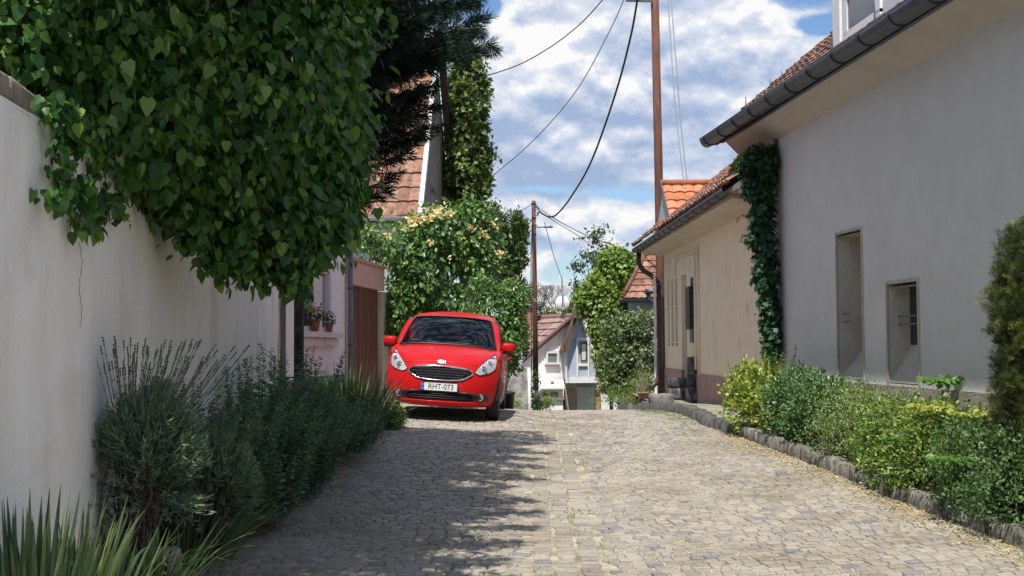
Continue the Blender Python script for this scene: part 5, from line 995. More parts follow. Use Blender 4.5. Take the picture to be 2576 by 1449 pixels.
def stalks(name, label, base, n, h, mat, lsz, col=None, spread=.3):
    t = thing(name, label, 'plant', base); mb = MB(); ps, ts, ns = [], [], []
    for i in range(n):
        a = rnd.uniform(0, 6.28); r = spread*rnd.random()**.5; b0 = Vector(base)+Vector((math.cos(a)*r, math.sin(a)*r, 0)); L = h*rnd.uniform(.6, 1); tp_ = b0+Vector((math.cos(a)*.18*L+rnd.gauss(0, .03), math.sin(a)*.18*L, L)); mb.tube([b0, b0.lerp(tp_, .5)+Vector((rnd.gauss(0, .01), 0, 0)), tp_], [.005, .004, .0015], 4)
        k = int(L/.035)
        for j in range(k):
            s = .2+.8*j/k; q = b0.lerp(tp_, s); aa = j*1.57
            for sg in (1, -1): ps.append(q); ts.append((math.cos(aa)*sg, math.sin(aa)*sg, .35)); ns.append((0, 0, 1))
    mb.link('stems', MT['bark'] if col is None else col, t)
    ps = np.array(ps); ts = np.array(ts)+rng.normal(size=ps.shape)*.15; link('foliage', leaf_mesh(ps, ts, np.array(ns)+rng.normal(size=ps.shape)*.2, lsz*(.7+.6*rng.random(len(ps))), 'oval'), mat, t)
    return t
stalks('sapling', 'thin dark twigs sticking up behind the glossy shrub at the grey wall', (3.55, 17.2, 1.0), 9, .62, LM['darkivy'], .04, spread=.25)
stalks('sprig', 'light upright shoots rising from the yellow-green shrub', (3.2, 17.4, 1.05), 14, .48, LM['yel'], .035, spread=.3)
# young ash seedlings with long leaflets in the hedge
def seedling(label, base, mat, s=1.0, n=6):
    t = thing('seedling', label, 'plant', base); ps, ts = [], []; mb = MB()
    for i in range(n):
        a = i*6.28/n+rnd.uniform(-.3, .3); L = .16*s*rnd.uniform(.8, 1.2); e = Vector(base)+Vector((math.cos(a)*L, math.sin(a)*L, .10*s+.02*rnd.random())); b0 = Vector(base)+Vector((0, 0, .06*s)); mb.tube([Vector(base)-Vector((0, 0, .25)), b0, e], .0025, 4)
        for k in range(5):
            q = b0.lerp(e, .3+.17*k)
            for sg in (1, -1): ps.append(q); ts.append((math.cos(a+sg*.8), math.sin(a+sg*.8), rnd.uniform(-.8, .5)))
        ps.append(e); ts.append((math.cos(a), math.sin(a), -.1))
    mb.link('stem', MT['weed'], t); ps = np.array(ps); ts = np.array(ts); link('foliage', leaf_mesh(ps, ts, np.array([0, -.6, 1])+rng.normal(size=ps.shape)*.45, .085*s, 'oval'), mat, t)
LM['ash'] = leafmat('ash_leaf', [(.22, .30, .05), (.32, .36, .08), (.40, .36, .12)], .4, .3); LM['ash2'] = leafmat('ash_leaf_green', [(.09, .20, .04), (.14, .27, .055)], .4, .35)
for u, v, y, m_, lab, s in ((2372, 985, 12.8, 'ash2', 'broad-leaved green seedling standing tallest above the right hedge', 1.15), (2335, 1050, 12.0, 'ash', 'yellow-green seedling left of the tall one in the hedge', 1.0), (2440, 1062, 11.6, 'ash', 'yellowish seedling beside the dark yew column', .8), (2400, 1180, 11.0, 'ash2', 'light green seedling low on the front of the hedge', .9), (2265, 1120, 12.2, 'ash2', 'small green seedling in the middle face of the hedge', .7)):
    seedling(lab, P(u, v, y), LM[m_], s)
# yew column
yb = []
for z in np.arange(.45, 2.36, .21): yb.append((4.22+rnd.uniform(-.02, .02), 10.6, z, .34*(1 if z < 1.9 else 1-.45*(z-1.9)), .34, .2))
t = bush('yew_column', 'dense dark clipped yew column with yellow tips against the grey house', 'tree', (4.22, 10.6, .1), yb, 46000, .060, LM['yew'], 'spray', per=26, spread=.026, ns=8, droop=-.9, shell=.5, out=.9)
mb = MB(); mb.tube([(4.22, 10.6, 0), (4.22, 10.6, 1.2), (4.22, 10.6, 2.3)], [.06, .05, .02], 10); mb.link('trunk', MT['bark'], t, True)

# ---- left bed plants
def lavender(label, base, h, r, nst, nfl, lean=(.1, 0), tall=.35):
    t = thing('lavender', label, 'shrub', base); mb = MB(); ps, ts, rr = [], [], []; b0 = Vector(base)
    for i in range(46):
        a = rnd.uniform(0, 6.28); q = rnd.random()**.5; e = b0+Vector((math.cos(a)*r*.5*q+lean[0]*.4, math.sin(a)*r*.6*q, h*rnd.uniform(.4, .62))); s0 = b0+Vector((rnd.gauss(0, .05), rnd.gauss(0, .05), -.05)); J = lambda q=.03: Vector((rnd.gauss(0, q), rnd.gauss(0, q), rnd.gauss(0, q*.5))); pts = [s0, s0.lerp(e, .22)+J(), s0.lerp(e, .45)+J(.04), s0.lerp(e, .7)+J(.04), e]; mb.tube(pts, [.017, .014, .011, .008, .004], 5)
        if i % 2: mb.tube([pts[2], pts[2]+J(.08)+Vector((.05, 0, .06)), pts[2]+J(.1)+Vector((.1, 0, .1))], [.006, .004, .002], 4)
    mb.link('woody_stems', M_('lavender_wood', (.10, .07, .06), .95, var=.4, sc=30, bump=.6), t)
    st = MB()
    for i in range(nst):
        a = rnd.uniform(0, 6.28); el = rnd.random()**.8*(1 if i % 5 else 1.5); q = math.sin(el*1.35); d = Vector((math.cos(a)*q*1.1+lean[0]*1.2, math.sin(a)*q, math.cos(el*1.35)+.18)).normalized()
        c0 = b0+Vector((lean[0]*.5, 0, h*.34)); L0 = rnd.uniform(.25, .75); L = h*.62*(1 if rnd.random() < .85 else 1.1); R0 = Vector((r, r*1.1, h*.62))
        e = c0+Vector((d.x*R0.x, d.y*R0.y, d.z*R0.z))*rnd.uniform(.8, 1.0); s0 = c0+Vector((d.x*R0.x, d.y*R0.y, d.z*R0.z))*L0*.7; n = 24
        for k in range(n):
            s = k/n; p = s0.lerp(e, s); ps.append(p); dd = (d*.8+Vector((rnd.gauss(0, .4), rnd.gauss(0, .4), rnd.gauss(.15, .35)))); ts.append(dd); rr.append(min(1, max(0, s*.6+rnd.random()*.4)))
    for i in range(nfl):
        a = rnd.uniform(0, 6.28); q = rnd.random()**.6; d = Vector((math.cos(a)*q*.62+lean[0]*1.4, math.sin(a)*q*.6, 1.0)).normalized(); c0 = b0+Vector((lean[0]*.5, 0, h*.5)); e = c0+Vector((math.cos(a)*q*r*1.0+lean[0]*.5, math.sin(a)*q*r, h*.42))+d*tall*rnd.uniform(.3, 1.0)
        s0 = e-d*(tall*1.3); st.tube([s0, e], [.0022, .0018], 4)
        for k in (0, .02, .04, .11, .2): st.tube([e-d*(k+.014), e-d*k], [.004, .006] if k < .1 else [.003, .005], 5)
    st.link('flower_stalks', M_('stalk_green', (.09, .12, .08), .9), t)
    link('foliage', leaf_mesh(np.array(ps), np.array(ts), rng.normal(size=(len(ps), 3)), .05*(.6+.8*rng.random(len(ps))), 'narrow', np.array(rr)), LM['lav'], t)
lavender('big woody lavender with tall stalks against the white wall', (-2.36, 8.05, .28), 1.20, .40, 900, 95, (.26, 0), .30)
lavender('lower lavender leaning to the lane right of the woody one', (-2.12, 9.0, .22), .86, .36, 520, 26, (.14, 0), .16)
def herb(label, base, n, h, spread, mat='herb', lsz=.055, lean=(.1, 0), spire=True, name='tall_herb', gap=.03):
    t = thing(name, label, 'plant', base); mb = MB(); ps, ts, sz = [], [], []
    for i in range(n):
        a = rnd.uniform(0, 6.28); q = rnd.random()**.5; b0 = Vector(base)+Vector((math.cos(a)*q*spread[0]*.6, math.sin(a)*q*spread[1], 0)); L = h*rnd.uniform(.55, 1.0)*(1-.25*q); e = b0+Vector((math.cos(a)*q*.25*L+lean[0]*L+rnd.gauss(0, .03), math.sin(a)*.15*L, L*.95)); mid = b0.lerp(e, .5)+Vector((-lean[0]*.15*L, 0, .02)); mb.tube([b0, mid, e], [.005, .004, .0015], 4)
        k = int(L/gap); ph = rnd.random()*3
        for j in range(k):
            s = .08+.92*j/k; p = b0.lerp(mid, s*2) if s < .5 else mid.lerp(e, s*2-1); aa = j*1.571+ph
            for sg in (0, math.pi, 1.57) if s < .7 else (0, math.pi): ps.append(p); ts.append((math.cos(aa+sg), math.sin(aa+sg), .45 if s > .6 else .1)); sz.append(lsz*(1.15-.65*s*s))
    mb.link('stems', M_('herb_stem', (.07, .09, .05), .8) if 'hs' not in MT else MT['hs'], t)
    ps = np.array(ps); ts = np.array(ts)+rng.normal(size=ps.shape)*.25; link('foliage', leaf_mesh(ps, ts, np.array([0, 0, 1.])+rng.normal(size=ps.shape)*.3, np.array(sz)*(.7+.6*rng.random(len(sz))), 'oval'), LM[mat], t); return t
MT['hs'] = M_('herb_stem', (.07, .09, .05), .8)
herb('upright leafy herb right of the big lavender before the white wall', (-2.35, 9.9, .25), 60, 1.42, (.30, .6), lsz=.07, lean=(.06, 0))
herb('bushy dark herb spilling over the kerb in the left bed middle', (-2.15, 10.9, .2), 130, 1.15, (.5, .8), lsz=.06, lean=(.14, 0))
herb('tall spired herb standing in front of the pink house window', (-2.35, 13.3, .35), 70, 1.6, (.65, 1.2), lsz=.075, lean=(.05, 0))
herb('dense grey-green herb mass bulging over the kerb before the iris clump', (-2.2, 12.6, .25), 260, 1.18, (.65, 1.5), lsz=.055, lean=(.18, 0))
herb('darker low herb mass nearest the far end of the left bed', (-2.2, 15.2, .4), 170, .85, (.95, 1.2), lsz=.055, lean=(.1, 0), mat='herb')
bush('shrub', 'dark rounded low shrub by the kerb below the far iris clump', 'shrub', (-1.85, 16.2, .4), [(-1.9, 16.4, .72, .32, .5, .3), (-1.85, 15.9, .6, .3, .5, .22)], 3200, .04, LM['darkivy'], 'narrow', per=14, spread=.05, ns=10, droop=-.6)
def irises(label, base, n, h, spread, width, rad, lean=(.1, 0), name='iris_clump', bend=.35, ry=1.0):
    t = thing(name, label, 'plant', base); mb = blades(base, n, h, spread, width, lean, rad=rad, bend=bend); mb.link('leaves', LM['iris'], t, rndattr=True); return t
irises('sunlit iris clump in the bottom left corner by the white wall', (-2.10, 5.75, .30), 170, .68, .26, .032, .26, (.02, 0), bend=.2)
irises('second iris clump half in shade right of the corner clump', (-2.14, 6.5, .28), 90, .55, .4, .028, .26, (.06, 0))
irises('grassy iris clump below the woody lavender', (-2.10, 7.8, .2), 70, .42, .7, .022, .22, (.15, 0), bend=.6)
irises('dark low iris clump between lavender and kerb', (-2.15, 9.0, .16), 110, .55, .6, .020, .26, (.2, 0), bend=.5)
irises('dark iris clump lying toward the lane past the lavender', (-2.2, 9.9, .16), 90, .5, .6, .020, .25, (.25, 0), bend=.5)
irises('tall iris clump with sunlit right edge beside the red car', (-2.15, 17.2, .5), 420, .95, .36, .030, .50, (.02, -.05), bend=.4)
irises('small iris clump at the near end before the gate', (-2.6, 17.6, .5), 200, .8, .3, .028, .4, (.02, 0), bend=.3)
bush('shrub', 'small light green sprawling plant at the kerb end by the car bumper', 'shrub', (-1.62, 17.6, .45), [(-1.62, 17.6, .72, .14, .2, .14), (-1.58, 17.5, .58, .12, .2, .12), (-1.5, 17.55, .66, .07, .1, .05)], 1100, .045, LM['fine'], 'oval', per=6, spread=.03, ns=14, r0=.006)
fl = np.array([P(u, v, y) for u, v, y in ((862, 1002, 14.5), (858, 1000, 14.5), (885, 985, 14.8), (830, 1035, 13.8), (600, 1170, 9.6), (605, 1175, 9.6), (548, 1235, 9), (556, 1240, 9), (575, 1280, 9))])
fl = np.repeat(fl, 7, 0)+rng.normal(size=(len(fl)*7, 3))*.018
t = thing('wild_flowers', 'scattered faded yellow flower heads in the shaded left bed', 'flowers', (-2.1, 12, .3)); link('blooms', leaf_mesh(fl, rng.normal(size=fl.shape), rng.normal(size=fl.shape)+np.array([0, -.8, .5]), .03, 'oval'), M_('faded_yellow', (.55, .45, .15), .8), t)
mb = MB()
for p in fl[::7]: mb.tube([tuple(p), (p[0]-.05, p[1]+.05, p[2]-.5)], .003, 4)
mb.link('stems', MT['hs'], t)
mb = MB(); c = P(358, 1425, 8.3); rock(mb, (-2.2, 8.25, .26), (.2, .2, .16), .4, .12); mb.link('garden_stone', M_('round_stone', (.30, .27, .24), .9, var=.2, bump=.5), smooth=True, loc=(-2.2, 8.25, .2), label='rounded grey stone among the weeds under the lavender', cat='stone')
# ================= red car =================
MT['carred'] = M_('car_paint', (.47, .010, .012), .36, var=.0, coat=.28, spec=.07)
MT['carblack'] = M_('car_plastic', (.015, .015, .016), .45, var=.1)
MT['rubber'] = M_('rubber', (.02, .02, .021), .85, var=.2)
MT['chrome'] = M_('chrome', (.75, .76, .78), .12, metal=1, var=.0)
MT['alloy'] = M_('alloy', (.45, .46, .48), .3, metal=.8)
MT['plate'] = M_('plate_white', (.78, .78, .76), .4, var=.0); MT['ink'] = M_('plate_ink', (.02, .02, .022), .5); MT['eublue'] = M_('plate_blue', (.01, .07, .42), .4)
m, nt, N, L, b = nodes('car_glass'); b.inputs['Base Color'].default_value = (.16, .26, .40, 1); b.inputs['Roughness'].default_value = .02; b.inputs['Transmission Weight'].default_value = 1; b.inputs['IOR'].default_value = 1.12; b.inputs['Coat Weight'].default_value = .45; MT['carglass'] = m
m, nt, N, L, b = nodes('lamp_lens'); b.inputs['Base Color'].default_value = (.92, .95, 1, 1); b.inputs['Roughness'].default_value = .03; b.inputs['Transmission Weight'].default_value = 1; b.inputs['IOR'].default_value = 1.1; b.inputs['Coat Weight'].default_value = .8; MT['lens'] = m
MT['reflector'] = M_('reflector', (.78, .80, .84), .3, metal=.55, var=.2, sc=30, coat=1)
MT['cabin'] = M_('cabin', (.035, .04, .048), .8, var=.2)
cx, cy = -1.075, 18.62; cz = Hf(-.2, 20)*.5+Hf(-1.8, 20)*.5
car = thing('car', 'bright red small hatchback parked facing the camera by the wooden gate', 'car', (cx, cy, cz), rot=(R_(.8), R_(4.0), R_(-1.8)))
# ribbon rows: y, z at the centre line; half width; y and z offset at the edge
RW = [(.16, .185, .60, .34, .0), (.05, .20, .70, .38, 0), (.0, .265, .75, .40, .01), (.005, .37, .785, .41, .0), (.0, .47, .80, .42, 0), (.02, .58, .81, .44, 0), (.045, .68, .81, .46, 0), (.08, .765, .80, .47, .01), (.15, .83, .79, .46, .02),
      (.30, .905, .78, .40, .0), (.50, .965, .765, .32, -.02), (.75, 1.02, .75, .26, -.035), (.98, 1.065, .735, .20, -.04), (1.18, 1.19, .70, .18, -.045), (1.38, 1.305, .665, .155, -.045), (1.58, 1.405, .63, .13, -.045), (1.76, 1.475, .60, .11, -.04),
      (1.86, 1.503, .595, .09, -.045), (2.15, 1.545, .59, .02, -.055), (2.6, 1.56, .585, 0, -.06), (3.1, 1.545, .575, 0, -.06), (3.55, 1.49, .55, -.06, -.05), (3.72, 1.42, .56, -.1, -.03), (3.90, 1.10, .70, -.14, 0), (3.98, .9, .76, -.18, 0), (4.0, .55, .79, -.2, 0), (3.95, .25, .76, -.22, 0)]
def yz(i, x):                       # surface point of row i at x
    y, z, w, dy, dz = RW[i]; q = min(1, abs(x)/w); return Vector((x, y+dy*(.35*q**2+.65*q**4.5), z+dz*q**2.5))
NC = 10
def rib(i0, i1):
    mb = MB(); rows = []
    for i in range(i0, i1+1):
        w = RW[i][2]; rows.append([yz(i, w*math.sin(math.pi/2*c/NC)) for c in range(-NC, NC+1)])
    vs = [p for r in rows for p in r]; m = 2*NC+1
    mb.add(vs, [[j*m+k, j*m+k+1, (j+1)*m+k+1, (j+1)*m+k] for j in range(len(rows)-1) for k in range(m-1)], 0); return mb
ORG[car.name] = Vector((0, 0, 0))
def merge(me):
    bm = bmesh.new(); bm.from_mesh(me); bmesh.ops.remove_doubles(bm, verts=bm.verts, dist=.002); bmesh.ops.recalc_face_normals(bm, faces=bm.faces); bm.to_mesh(me); bm.free()
body = rib(0, 12)
# sides: belt line and roof edge follow the ribbon edges
def edge(i, s): return yz(i, s*RW[i][2])
for s in (-1, 1):
    fe = [edge(i, s) for i in range(1, 9)]                   # front corner going up
    top = [edge(i, s) for i in (8, 9, 10, 11, 12)]           # bonnet edge
    # side panel grid: y stations, z levels
    ysn = [.40, .60, .85, 1.2, 1.7, 2.3, 2.9, 3.4, 3.75]; zl = [.20, .33, .47, .62, .76, .88, .97]
    wid = lambda y, z: (.80+.052*math.sin(min(1, max(0, (y-.35)/.9))*math.pi/2))*(1-.05*max(0, (y-2.9))**1.5)-(.018*abs(z-.55)/.3 if z < .55 else .16*max(0, z-.72)**1.3)
    grid = []
    for yi, y in enumerate(ysn):
        col = []
        for z in zl:
            zz = z
            if y < .9 and z > .8: zz = .8+(z-.8)*(.35+.65*(y-.4)/.5)
            col.append(Vector((s*wid(y, z), y, zz)))
        grid.append(col)
    # first column snaps to the front corner
    for k, z in enumerate(zl):
        best = min(fe, key=lambda p: abs(p.z-z)); z2 = min(max(z, fe[0].z), fe[-1].z)
        for a_, b_ in zip(fe, fe[1:]):
            if a_.z <= z2 <= b_.z+1e-6: best = a_.lerp(b_, (z2-a_.z)/max(1e-6, b_.z-a_.z)); break
        grid[0][k] = best
    m = len(zl); body.add([p for c in grid for p in c], [[i*m+j, i*m+j+1, (i+1)*m+j+1, (i+1)*m+j] for i in range(len(grid)-1) for j in range(m-1)], 0)
    # shoulder: belt line up to the bonnet edge and the windscreen foot
    bl = [grid[0][-1], grid[1][-1], grid[2][-1], grid[3][-1]]; tl = [edge(8, s), edge(10, s), edge(11, s), edge(12, s)]
    mid = [a.lerp(b_, .55)+Vector((s*.022, 0, .008)) for a, b_ in zip(bl, tl)]
    body.add(bl+mid+tl, [[i, i+1, 5+i, 4+i] for i in range(3)]+[[4+i, 5+i, 9+i, 8+i] for i in range(3)], 0)
    # A pillar and roof rail
    outer = [Vector((s*.805, 1.25, 1.0)), Vector((s*.785, 1.42, 1.13)), Vector((s*.76, 1.58, 1.24)), Vector((s*.735, 1.74, 1.335)), Vector((s*.70, 1.90, 1.40))]
    inner = [edge(12, s), edge(13, s), edge(14, s), edge(15, s), edge(16, s)]
    body.add(inner+outer, [[i, i+1, 6+i, 5+i] for i in range(4)], 0)
    body.add([edge(12, s), outer[0], Vector((s*.80, 1.2, .965)), mid[3]], [[0, 1, 2, 3]], 0)
    rl = [edge(i, s) for i in range(16, 22)]; ro = [outer[-1]]+[Vector((s*(RW[i][2]+.095), rl[i-16].y+.05, rl[i-16].z-.075)) for i in range(17, 22)]
    body.add(rl+ro, [[i, i+1, 7+i, 6+i] for i in range(5)], 0)
    gr = MB(); zb_ = .965
    win = [outer[0]+Vector((s*.005, .12, -.02))]+[outer[2], outer[4]]+ro[1:]+[Vector((s*.76, 3.7, 1.0))]
    gr.add([p-Vector((s*.012, 0, 0)) for p in win], [list(range(len(win)))], 0); g_ = gr.link('side_window', MT['carglass'], car)
    pl_ = MB(); pl_.tube([Vector((s*.765, 2.35, .97)), Vector((s*.64, 2.38, 1.46))], .035, 8); pl_.tube([Vector((s*.74, 3.5, .98)), Vector((s*.59, 3.5, 1.40))], .05, 8); pl_.link('pillar', MT['carblack'], car, True)
body.add(rib(16, 22).v, rib(16, 22).f, 0); rr_ = rib(23, 26); body.add(rr_.v, rr_.f, 0)
me = body.mesh('body'); merge(me); bo = link('body', me, MT['carred'], car, smooth=True)
md = bo.modifiers.new('thick', 'SOLIDIFY'); md.thickness = .012; md.offset = -1
# windscreen between rows 12 and 16
wm = rib(12, 16); 
ws = MB()
for (i0, i1, x) in ((12, 16, 1.0),):
    rows = []
    for i in range(i0, i1+1):
        w = RW[i][2]*.985; rows.append([yz(i, w*c/8)+Vector((0, .006, -.004)) for c in range(-8, 9)])
    ws.add([p for r in rows for p in r], [[j*17+k, j*17+k+1, (j+1)*17+k+1, (j+1)*17+k] for j in range(4) for k in range(16)], 0)
me = ws.mesh('g'); gl = link('windscreen', me, MT['carglass'], car, smooth=True)
rw = rib(22, 23); rw.link('rear_window', MT['carglass'], car, True)
# black seal round the glass
lo = [yz(12, RW[12][2]*.985*c/8)+Vector((0, .0, .004)) for c in range(-8, 9)]; hi = [yz(16, RW[16][2]*.985*c/8)+Vector((0, -.002, .004)) for c in range(8, -9, -1)]
sr = [yz(i, .985*RW[i][2])+Vector((.0, -.002, .004)) for i in (13, 14, 15)]; slf = [yz(i, -.985*RW[i][2])+Vector((0, -.002, .004)) for i in (15, 14, 13)]
MB().tube(lo+sr+hi+slf+[lo[0]], .010, 6).link('seal', MT['carblack'], gl, True)
# cowl, wipers
mb = MB(); cw = [yz(12, .72*c/8)+Vector((0, -.045, -.004)) for c in range(-8, 9)]; mb.tube(cw, .022, 6); mb.link('cowl', MT['carblack'], car, True)
for x0_, x1_ in ((-.62, -.02), (-.12, .50)):
    mb = MB(); a = yz(12, x0_)+Vector((0, -.03, .012)); b_ = yz(12, x1_)+Vector((0, -.01, .035)); a2 = yz(12, x0_)+Vector((0, .02, .04)) if x0_ < -.3 else yz(12, x0_)+Vector((0, -.01, .035))
    mb.tube([yz(12, (x0_+x1_)/2)+Vector((.0, -.04, .02)), yz(12, x1_)+Vector((0, .0, .035))], .009, 6); mb.tube([a2, b_], .007, 6); mb.link('wiper', MT['carblack'], car, True)
# front decorations: patches laid on the nose surface
def nose(x, z, off=.0):
    for i in range(1, 12):
        a, b_ = yz(i, x), yz(i+1, x)
        if a.z <= z <= b_.z: p = a.lerp(b_, (z-a.z)/(b_.z-a.z)); return Vector((x, p.y-off, z))
    p = yz(1, x); return Vector((x, p.y-off, z))
def rounded(poly, r, n=4):
    out = []; m = len(poly)
    for i in range(m):
        p = Vector(poly[i]).to_2d(); a = Vector(poly[i-1]).to_2d(); c = Vector(poly[(i+1) % m]).to_2d(); da = (a-p); dc = (c-p); ra = min(r, da.length*.45); rc = min(r, dc.length*.45); s = p+da.normalized()*ra; e = p+dc.normalized()*rc
        for k in range(n+1): t_ = k/n; out.append(s*(1-t_)**2+p*(2*t_*(1-t_))+e*t_**2)
    return out
def densify(poly, L=.03):
    out = []; m = len(poly)
    for i in range(m):
        a, b_ = Vector(poly[i]), Vector(poly[(i+1) % m]); k = max(1, int((b_-a).length/L))
        out += [a.lerp(b_, j/k) for j in range(k)]
    return out
def patch(poly, off, off_c=None, rings=5):
    poly = densify(poly); m = len(poly); c = sum(poly, Vector((0, 0)))/m; vs = []
    for r in range(rings+1):
        s = 1-r/(rings+.0001) if r < rings else .02
        for p in poly: q = c+(p-c)*s; o_ = off if off_c is None else off+(off_c-off)*(1 if r > 0 else 0); vs.append(nose(q.x, q.y, o_))
    mb = MB(); mb.add(vs, [[r*m+i, r*m+(i+1) % m, (r+1)*m+(i+1) % m, (r+1)*m+i] for r in range(rings) for i in range(m)]+[[rings*m+i for i in range(m)]], 0); return mb, poly
V2 = lambda *l: [Vector(p) for p in l]
gp_ = rounded(V2((-.475, .672), (-.41, .735), (0, .768), (.41, .735), (.475, .672), (.32, .582), (0, .563), (-.32, .582)), .05)
mb, pl = patch(gp_, .006); gr = mb.link('grille', M_('grille_dark', (.006, .006, .007), .9, spec=.1), car)
mb = MB(); mb.tube([nose(p.x, p.y, .012) for p in pl+[pl[0]]], .0085, 8); mb.link('grille_surround', MT['chrome'], gr, True)
mb = MB(); mb.tube([nose(-.41+.82*k/14, .730+.036*(1-((k-7)/7)**2), .016) for k in range(15)], .011, 8); mb.tube([nose(-.25+.5*k/14, .573-.006*(1-((k-7)/7)**2), .016) for k in range(15)], .009, 8); mb.link('grille_bar', MT['chrome'], gr, True)
mb = MB()
for r in range(4):
    for k in range(-9, 10):
        x = (k+(.5 if r % 2 else 0))*.044; z = .602+.037*r
        if abs(x) < .30+.04*min(r, 3) + (.03 if r < 3 else -.02): p = nose(x, z+.008*(1-(x/.45)**2), .009); mb.box(p+Vector((0, 0, .009)), (.020, .006, .005)); mb.box(p+Vector((-.012, 0, 0)), (.004, .006, .014)); mb.box(p+Vector((.012, 0, 0)), (.004, .006, .014))
mb.link('grille_mesh', M_('grille_gloss', (.25, .25, .27), .3, metal=.5), gr)
# emblem
c = nose(0, .822, .026); mb = MB(); Mx = Matrix.Rotation(R_(60), 3, 'X')
mb.tube([c+Mx @ Vector((.062*math.cos(a), .030*math.sin(a), 0)) for a in [2*math.pi*k/24 for k in range(25)]], .005, 6); e = mb.link('emblem', MT['chrome'], car, True)
mb = MB(); mb.add([c+Mx @ Vector((.06*math.cos(a), .028*math.sin(a), -.003)) for a in [2*math.pi*k/24 for k in range(24)]], [list(range(24))]); mb.link('emblem_field', M_('emblem_field', (.03, .01, .012), .3), e)
letters('KIA', .026, MT['alloy'], 'emblem_letters', e, Matrix.Translation(c) @ Mx.to_4x4(), 1.15, .002)
# headlights
for s in (-1, 1):
    hp = [Vector((s*x, z)) for x, z in ((.475, .700), (.55, .655), (.70, .695), (.765, .745), (.775, .86), (.745, .965), (.66, .90), (.545, .79))]
    hp = rounded(hp, .03)
    if s < 0: hp = hp[::-1]
    mb, pl = patch(hp, .004, None); h = mb.link('headlight', MT['reflector'], car, True)
    MB().tube([nose(p.x, p.y, .006) for p in pl+[pl[0]]], .006, 6).link('rim', MT['carblack'], h, True)
    mb = MB()
    for (x, z, r) in ((.60, .745, .048), (.675, .825, .042), (.715, .895, .028)):
        p = nose(s*x, z, .0); n0 = Vector((s*.35, -1, .25)).normalized(); q = n0.to_track_quat('Z', 'Y').to_matrix()
        mb.lathe([(r, .006), (r, .012), (r*.8, .010), (r*.45, .004), (0, .002)], p, 16, q)
    mb.link('lamp_bowl', MT['chrome'], h, True)
    mb = MB()
    for (x, z, r) in ((.60, .745, .030), (.675, .825, .024)): p = nose(s*x, z, .0); mb.lathe([(r, .012), (r*.7, .020), (0, .024)], p, 14, Vector((s*.35, -1, .25)).normalized().to_track_quat('Z', 'Y').to_matrix())
    mb.link('projector', MT['lens'] if False else M_('projector_glass', (.12, .13, .15), .08, spec=.8), h, True)
    fp = rounded([Vector((s*x, z)) for x, z in ((.44, .385), (.62, .40), (.70, .335), (.69, .29), (.50, .30))][::s], .02)
    mb, pl = patch(fp, .013); f = mb.link('fog_light', MT['carblack'], car, True)
    p = nose(s*.58, .345, .013); mb = MB(); mb.lathe([(.05, .0), (.052, .01), (.04, .006), (.015, .002), (0, .002)], p, 16, Vector((s*.35, -1, .0)).normalized().to_track_quat('Z', 'Y').to_matrix()); mb.link('lamp', M_('fog_glass', (.25, .25, .26), .4), f, True)
ip = rounded(V2((-.60, .385), (-.36, .405), (.36, .405), (.60, .385), (.55, .31), (.40, .285), (-.40, .285), (-.55, .31)), .02)
mb, pl = patch(ip, .008); li = mb.link('lower_intake', M_('intake_dark', (.006, .006, .007), .9, spec=.1), car)
mb = MB(); 
for z in (.315, .345, .375): mb.tube([nose(-.5+k*.1, z, .011) for k in range(11)], .004, 5)
mb.link('slat', M_('slat_grey', (.02, .02, .02), .4), li, True)
for s in (-1, 1):
    mb = MB(); mb.tube([nose(s*x, z, .02) for x, z in ((.28, .400), (.44, .398), (.52, .375), (.60, .325), (.70, .30))], .013, 8); mb.link('bumper_trim', M_('trim_silver', (.5, .5, .52), .3, metal=.7) if s < -5 else MT['carblack'], li, True)
mb = MB(); mb.tube([nose(-.62+k*.124, .262-.0*abs(k-5), .008) for k in range(11)], .014, 8); mb.link('lip', MT['carred'], car, True)
mb = MB(); mb.tube([nose(-.1+k*.02, .842, .001) for k in range(11)], .0015, 4)
# bonnet seam
mb = MB(); mb.tube([nose(x, .835-.05*(abs(x)/.55)**2, .0012) for x in [-.52+.04*k for k in range(27)]], .0028, 5)
mb.link('bonnet_seam', MT['carblack'], car)
# number plate
pz = .468; c = nose(0, pz, .0); Mp = Matrix.Translation((0, c.y-.022, pz)) @ Matrix.Rotation(R_(90), 4, 'X')
pm = MB(); pm.box((0, c.y-.011, pz), (.535, .018, .135), bev=.004); pf = pm.link('number_plate', MT['carblack'], car)
MB().box((0, c.y-.0215, pz+.004), (.515, .004, .105)).link('plate_face', MT['plate'], pf)
MB().box((-.233, c.y-.0245, pz+.004), (.046, .003, .104)).link('plate_band', MT['eublue'], pf)
Mt = lambda x, z, y=.0245: Matrix.Translation((x, c.y-y, z)) @ Matrix.Rotation(R_(90), 4, 'X')
letters('RHT-073', .074, MT['ink'], 'plate_letters', pf, Mt(.028, pz+.004), .92, .001, .004)
letters('H', .022, MT['plate'], 'plate_country', pf, Mt(-.233, pz-.028, .0265), 1, .001)
mb = MB()
for k in range(12): a = k*math.pi/6; mb.box((-.233+.013*math.cos(a), c.y-.027, pz+.025+.013*math.sin(a)), (.004, .001, .004))
mb.link('plate_stars', M_('plate_yellow', (.8, .7, .1), .5), pf)
